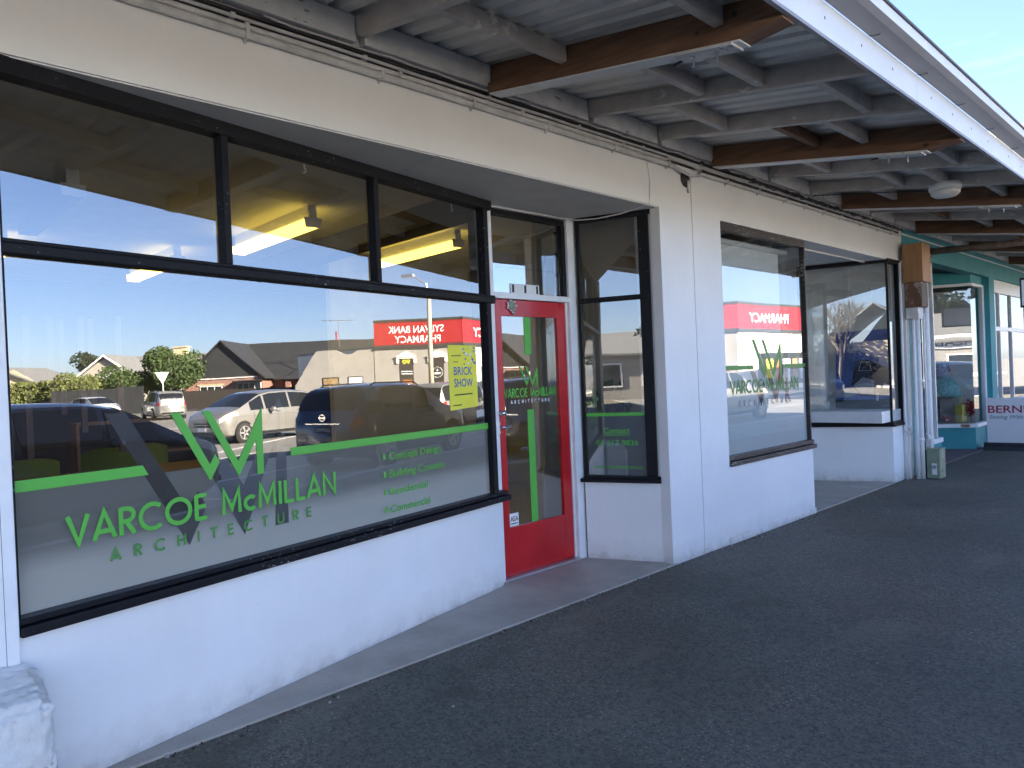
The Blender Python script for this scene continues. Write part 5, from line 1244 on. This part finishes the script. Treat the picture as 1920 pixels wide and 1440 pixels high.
mb = MB(); mb.box(0, 6.6, -8, 0, 0, 3.2); mb.box(6.6, 12, -9, -3, 0, 3.2); mb.box(3.6, 8.2, 0, 2, 0, 2.6); mb.build('wall', 'weatherboard_white', wh)
mb = MB(); tri(mb, 0, 6.6, .02, 3.2, 5.6); tri(mb, 3.6, 8.2, 2.02, 2.6, 4.2); mb.build('gable', 'weatherboard_white', wh)
mb = MB(); gable(mb, 0, 6.6, -8, .02, 3.2, 5.75, .4); gable(mb, 3.6, 8.2, -2, 2.02, 2.6, 4.3, .35); mb.build('roof', 'roof_grey', wh); mb = MB(); gable(mb, 3, 13, -9, -3, 3.2, 5.75, .4, .12, 'x'); mb.build('roof', 'roof_grey', wh)
for x0, xm, x1, y, ze, zp in ((-.45, 3.3, 7.05, .5, 2.95, 5.78), (3.2, 5.9, 8.6, 2.45, 2.42, 4.36)):
    for xa, za, xb, zb in ((x0, ze, xm, zp), (xm, zp, x1, ze)): MB().hexa([(xa, y-.06, za-.16), (xb, y-.06, zb-.16), (xb, y, zb-.16), (xa, y, za-.16), (xa, y-.06, za+.06), (xb, y-.06, zb+.06), (xb, y, zb+.06), (xa, y, za+.06)]).build('barge_board', 'white_frame', wh)
MB().box(8.2, 9.5, -5.2, -4.2, 3.5, 6.5).build('chimney', 'chimney_cream', wh); MB().box(8.1, 9.6, -5.3, -4.1, 6.5, 6.65).build('chimney_cap', 'chimney_cream', wh); hwin(wh, 5.0, .9, 1.6, 1.3, 2.0)
w2 = house_axes((43.0, -72.0, -.15), 'cream weatherboard cottage with grey roof at the far left', 'cream_cottage')
mb = MB(); mb.box(-4, 4, -7, 0, 0, 3.0); mb.build('wall', 'weatherboard_cream', w2); mb = MB(); tri(mb, -1, 4, .02, 3.0, 4.6); mb.build('gable', 'weatherboard_cream', w2); mb = MB(); gable(mb, -4, 4, -7, 0, 3.0, 4.8, .4); mb.build('roof', 'roof_grey', w2)
db = house_axes((28.4, -53.6, -.15), 'dark blue grey clad building with flat roof at the left edge of the glass', 'dark_building', 'building')
mb = MB(); mb.box(-14, -.25, -4, 0, 0, 4.3); mb.build('wall', 'cladding_dark', db); MB().box(-14.4, .15, -4.4, .5, 4.3, 5.05).build('parapet', 'cladding_dark', db)
hwin(db, -3.0, 1.0, 2.2, 2.0, .0); MB().box(-3.4, -.6, .0, .1, .9, 3.3).build('shutter', 'cladding_dark', db)
# paling fence: each paling its own board near the brick house
pf = thing('paling_fence', 'dark timber paling fence in front of the brick house', 'fence', (40.2, -43.2, -.15), math.atan2(.912, .41), local=True)
for z in (.35, 1.35): MB().box(-1.5, 13, -.1, -.05, z, z+.09).build('rail', 'dark_paling', pf)
me0 = None
for k in range(96):
    if me0 is None:
        p0 = MB().box(0, .14, -.045, -.02, 0, 1.68).build('paling', 'dark_paling', pf); me0 = p0.data; p0.location = (-1.5, 0, 0)
    else:
        q = p0.copy(); col.objects.link(q); q.location = (-1.5+k*.15, 0, random.uniform(-.02, .02))
gt = thing('dark_gate', 'dark solid panel fence behind the parked white car', 'fence', (34.0, -50.5, -.15), math.atan2(.912, .41), local=True)
for k in range(7): MB().box(k*1.0, k*1.0+.98, -.05, 0, .1, 2.05+.1*(k > 4)).build('panel', 'roof_charcoal', gt)
# give way sign (its back faces us) and the street lamp
gw = thing('give_way_sign', 'triangular give way sign seen from its pale back', 'sign', (30.6, -34.9, -.15)); mb = MB()
a = Vector((30.6, -34.7, 0)); d = Vector((.41, .912, 0)); 
MB().tube([(30.63, -34.72, -.15), (30.63, -34.72, 2.75)], .03, 8).build('post', 'white_paint', gw)
mb = MB(); pts = [a-d*.44+Vector((0, 0, 2.78)), a+d*.44+Vector((0, 0, 2.78)), a+Vector((0, 0, 2.0))]; n3 = Vector((.912, -.41, 0))*.01
mb.face(pts); mb.face([p+n3 for p in reversed(pts)])
for i in range(3): mb.face([pts[i], pts[i]+n3, pts[(i+1) % 3]+n3, pts[(i+1) % 3]])
mb.build('sign_plate', 'white_paint', gw)
lm = thing('street_lamp', 'concrete street lamp post in front of the pharmacy', 'street lamp', (32.0, -16.4, -.15))
MB().tube([(32.0, -16.4, -.15), (32.0, -16.4, 6.3)], .17, 10, .10).build('post', 'concrete_pole', lm, True)
MB().tube([(32.0, -16.4, 6.2), (31.95, -16.5, 6.7), (31.7, -17.1, 7.15)], .035, 6).build('arm', 'steel', lm); MB().box(31.45, 31.75, -17.7, -17.0, 7.1, 7.25).build('lamp_head', 'aluminium', lm)

# ================================================================== VEGETATION
def leaves(mb, c, rad, n, size, flat=0, seed=0, shell=.55):
    rg = random.Random(seed)
    lobes = [(Vector((rg.uniform(-.55, .55)*rad[0], rg.uniform(-.55, .55)*rad[1], rg.uniform(-.5, .6)*rad[2])), rg.uniform(.35, .6)) for _ in range(9)]+[(Vector((0, 0, 0)), .75)]
    for k in range(n):
        lc, lr = rg.choice(lobes); v = Vector((rg.gauss(0, 1), rg.gauss(0, 1), rg.gauss(0, 1))).normalized()*(shell+(1-shell)*rg.random())*lr
        p = Vector(c)+lc+Vector((v.x*rad[0], v.y*rad[1], v.z*rad[2])); s_ = size*rg.uniform(.6, 1.4)
        u = Vector((rg.gauss(0, 1), rg.gauss(0, 1), rg.gauss(0, 1))).normalized()*s_; w_ = u.orthogonal().normalized()*s_*.6
        mb.face([p-u, p+w_, p+u, p-w_])
def bush(name, label, c, rad, n, size, mat, seed, trunk_h=1.0, cat='tree'):
    t = thing(name, label, cat, (c[0], c[1], -.15))
    mb = MB(); leaves(mb, c, rad, n, size, seed=seed); mb.build('crown', mat, t)
    mb = MB(); mb.tube([(c[0], c[1], -.15), (c[0]+.05, c[1], c[2]*.6), (c[0], c[1]+.05, c[2])], .16, 8, .06)
    rg = random.Random(seed)
    for k in range(5): mb.tube([(c[0], c[1], c[2]*.55), (c[0]+rg.uniform(-.6, .6)*rad[0], c[1]+rg.uniform(-.6, .6)*rad[1], c[2]+rg.uniform(0, .5)*rad[2])], .06, 5, .02)
    mb.build('trunk', 'bark', t); return t
bush('round_tree', 'dense dark green rounded tree between the white and brick houses', (42.2, -46.9, 3.1), (2.6, 2.6, 2.3), 9000, .12, 'bush_leaf', 3)
bush('round_tree', 'lower dark green bush left of the rounded tree', (40.6, -50.6, 2.0), (2.2, 2.6, 1.9), 6000, .12, 'bush_leaf', 4)
bush('hedge_shrub', 'yellow green shrub over the dark panel fence', (37.2, -52.0, 2.0), (1.6, 2.3, 1.3), 4500, .10, 'hedge_leaf', 5, cat='shrub')
hg = thing('clipped_hedge', 'clipped yellow green hedge in front of the white house', 'hedge', (37, -56, -.15)); mb = MB(); rg = random.Random(9)
for k in range(12000):
    a = rg.random(); p = Vector((36.0, -58.0, 0)).lerp(Vector((39.0, -51.2, 0)), a)+Vector((rg.uniform(-.6, .6), rg.uniform(-.3, .3), rg.uniform(.1, 2.75)+.12*math.sin(a*23)))
    u = Vector((rg.gauss(0, 1), rg.gauss(0, 1), rg.gauss(0, 1))).normalized()*.12; w_ = u.orthogonal().normalized()*.08; mb.face([p-u, p+w_, p+u, p-w_])
mb.build('foliage', 'hedge_leaf', hg); MB().box(36.4, 38.6, -56.6, -52.4, -.15, 1.2).build('stems', 'bark', hg)
for k, (x, y, s_) in enumerate(((44, -78, 1.0), (52, -70, .8), (57, -66, .7), (60, -50, 1.0))):
    bush('distant_tree', ('distant tree behind the cream cottage', 'distant tree behind the white house ridge', 'small distant tree beside the chimney', 'distant bare topped tree behind the brick house ridge')[k], (x, y, 4.2), (3*s_, 3*s_, 2.6*s_), 3500, .16, 'conifer_leaf', 20+k)
def bare_tree(name, label, loc, h, seed):
    t = thing(name, label, 'tree', loc); rg = random.Random(seed); tr = MB(); br = MB()
    def grow(mb, p, d, L, r, n):
        q = p+d*L; mb.tube([p, p.lerp(q, .5)+Vector((rg.uniform(-.1, .1), rg.uniform(-.1, .1), 0))*L*.3, q], r, 5 if n < 3 else 4, r*.62, False)
        if n < 5:
            for k in range(3 if n else 5):
                v = (d+Vector((rg.uniform(-1, 1), rg.uniform(-1, 1), rg.uniform(-.25, .8)))*.75).normalized(); grow(br, q if k else p.lerp(q, .8), v, L*rg.uniform(.6, .8), r*.6, n+1)
    grow(tr, Vector(loc), Vector((0, 0, 1)), h*.28, h*.02, 0); tr.build('trunk', 'bark', t); br.build('crown', 'bark', t)
bare_tree('bare_tree', 'leafless spreading tree across the street to the left', (-31, -12.8, -.15), 7.5, 2)
bare_tree('bare_tree', 'leafless tree beside the cream villa', (-44, -17.5, -.15), 8.5, 5)
bush('dark_conifer', 'dark spreading conifer behind the houses to the left', (-38.5, -10.5, 4.6), (3.6, 3.6, 3.0), 9000, .16, 'conifer_leaf', 31)
for k, (x, y) in enumerate(((-36, -13.5), (-38, -17.0), (-35, -20.5))):
    bush('garden_hedge', ('dark garden hedge beside the grey workshop', 'dark garden hedge in front of the cream villa', 'dark garden hedge at the road side of the villa')[k], (x, y, 1.2), (1.6, 2.6, 1.7), 4500, .13, 'conifer_leaf', 50+k, cat='hedge')
# left end of the street, seen mirrored in the splayed windows
vl = thing('cream_villa', 'cream villa with steep white edged gable at the left end of the street', 'house', (-44, -21, -.15), R(-62), 'houses at the left', local=True)
mb = MB(); mb.box(-4, 4, 0, 8, 0, 3.2); mb.build('wall', 'weatherboard_cream', vl); mb = MB(); tri(mb, -2.2, 2.2, -.0, 3.2, 6.0); mb.build('gable', 'weatherboard_cream', vl)
mb = MB(); gable(mb, -4, 4, 0, 8, 3.2, 6.1, .4); mb.build('roof', 'roof_grey', vl)
for xa, za, xb, zb in ((-4.45, 2.85, 0, 6.15), (0, 6.15, 4.45, 2.85)): MB().hexa([(xa, -.5, za-.2), (xb, -.5, zb-.2), (xb, -.42, zb-.2), (xa, -.42, za-.2), (xa, -.5, za+.1), (xb, -.5, zb+.1), (xb, -.42, zb+.1), (xa, -.42, za+.1)]).build('barge_board', 'white_frame', vl)
for x in (-2.6, 1.2):
    f = MB().box(x, x+1.3, -.05, 0, .9, 2.6).build('window', 'white_frame', vl); MB().box(x+.1, x+1.2, -.06, -.05, 1.0, 2.5).build('pane', 'house_glass', f)
gh = thing('grey_workshop', 'grey roofed workshop with pale front at the left end of the street', 'building', (-33, -7, -.15), R(90+12), local=True)
mb = MB(); mb.box(-2.6, 9, 0, 9, 0, 2.9); mb.build('wall', 'plaster_grey', gh); mb = MB(); gable(mb, -2.6, 9, 0, 9, 2.9, 4.3, .4, .12, 'x'); mb.build('roof', 'roof_grey', gh)
for x in (-2, 1.5, 5): f = MB().box(x, x+2.2, -.06, 0, .8, 2.3).build('window', 'white_frame', gh); MB().box(x+.1, x+2.1, -.07, -.06, .9, 2.2).build('pane', 'house_glass', f)
# headstone yard directly opposite, mirrored in the teal window
hy = thing('headstone_shop', 'headstone mason\'s shop with a long white sign and grey roof', 'shop', (-20, -22, -.15), R(123), local=True)
mb = MB(); mb.box(-9, 9, 0, 8, 0, 3.0); mb.build('wall', 'plaster_grey', hy); mb = MB(); gable(mb, -9, 9, 0, 8, 3.0, 4.8, .5, .12, 'x'); mb.build('roof', 'roof_grey', hy)
MB().box(-3.2, 3.2, -.12, -.02, 2.35, 3.25).build('sign_board', 'sign_white', hy)
HY = Plane((-6, -.12), (6, -.12)); HY.text('letter', 'ink', hy, 'HEADSTONES', 6, 2.52, .75, .006, 5.4, 'CENTER')
for x in (-7, -3, 1.5, 5): f = MB().box(x, x+1.8, -.06, 0, .7, 2.0).build('window', 'white_frame', hy); MB().box(x+.1, x+1.7, -.07, -.06, .8, 1.9).build('pane', 'house_glass', f)
bush('dark_conifer', 'dark conifer row behind the headstone shop', (-28, -28, 4.3), (5, 5, 2.6), 9000, .18, 'conifer_leaf', 33)
bare_tree('bare_tree', 'leafless tree across from the teal shop', (6, -27, -.15), 7, 8)
pk = thing('picket_fence', 'white picket fence across the street', 'fence', (-2, -20, -.15), local=True)
for z in (.3, .8): MB().box(-8, 5.6, 0, .04, z, z+.06).build('rail', 'white_paint', pk)
p1 = None
for k in range(90):
    if p1 is None: p1 = MB().box(0, .08, .041, .06, 0, 1.05).build('picket', 'white_paint', pk); p1.location = (-8, 0, 0)
    else: q = p1.copy(); col.objects.link(q); q.location = (-8+k*.15, 0, 0)

lt = MB(); rg = random.Random(77)
for k in range(320):
    if k < 260:
        x = rg.uniform(.9, 10.0); y = -.01-abs(rg.gauss(0, .05))
        if 7.2 < x < 9.5 and rg.random() < .6: y = rg.uniform(0, .6)
    else: x, y = rg.uniform(1, 12), -rg.uniform(.1, 3.0)
    r_ = rg.uniform(.003, .008)*(1.6 if rg.random() < .08 else 1); a = rg.uniform(0, 6.28)
    q = [(x+r_*rg.uniform(.6, 1.3)*math.cos(a+t), y+r_*rg.uniform(.6, 1.3)*math.sin(a+t)) for t in (0, 1.3, 2.5, 3.8, 5.1)]
    lt.cur = rg.choice((0, 1, 2, 2)) if k < 260 else rg.choice((0, 2, 2)); lt.prism(q, .001, .003+r_*.6)
lo_ = lt.build('pavement_grit', ['kerb_concrete', 'dirty_gap', 'old_ply'], None); lo_['kind'] = 'stuff'
tag(lo_, 'loose grit and leaf crumbs lying along the footpath', 'grit')
for o in bpy.data.objects:
    if '_local' in o: del o['_local']
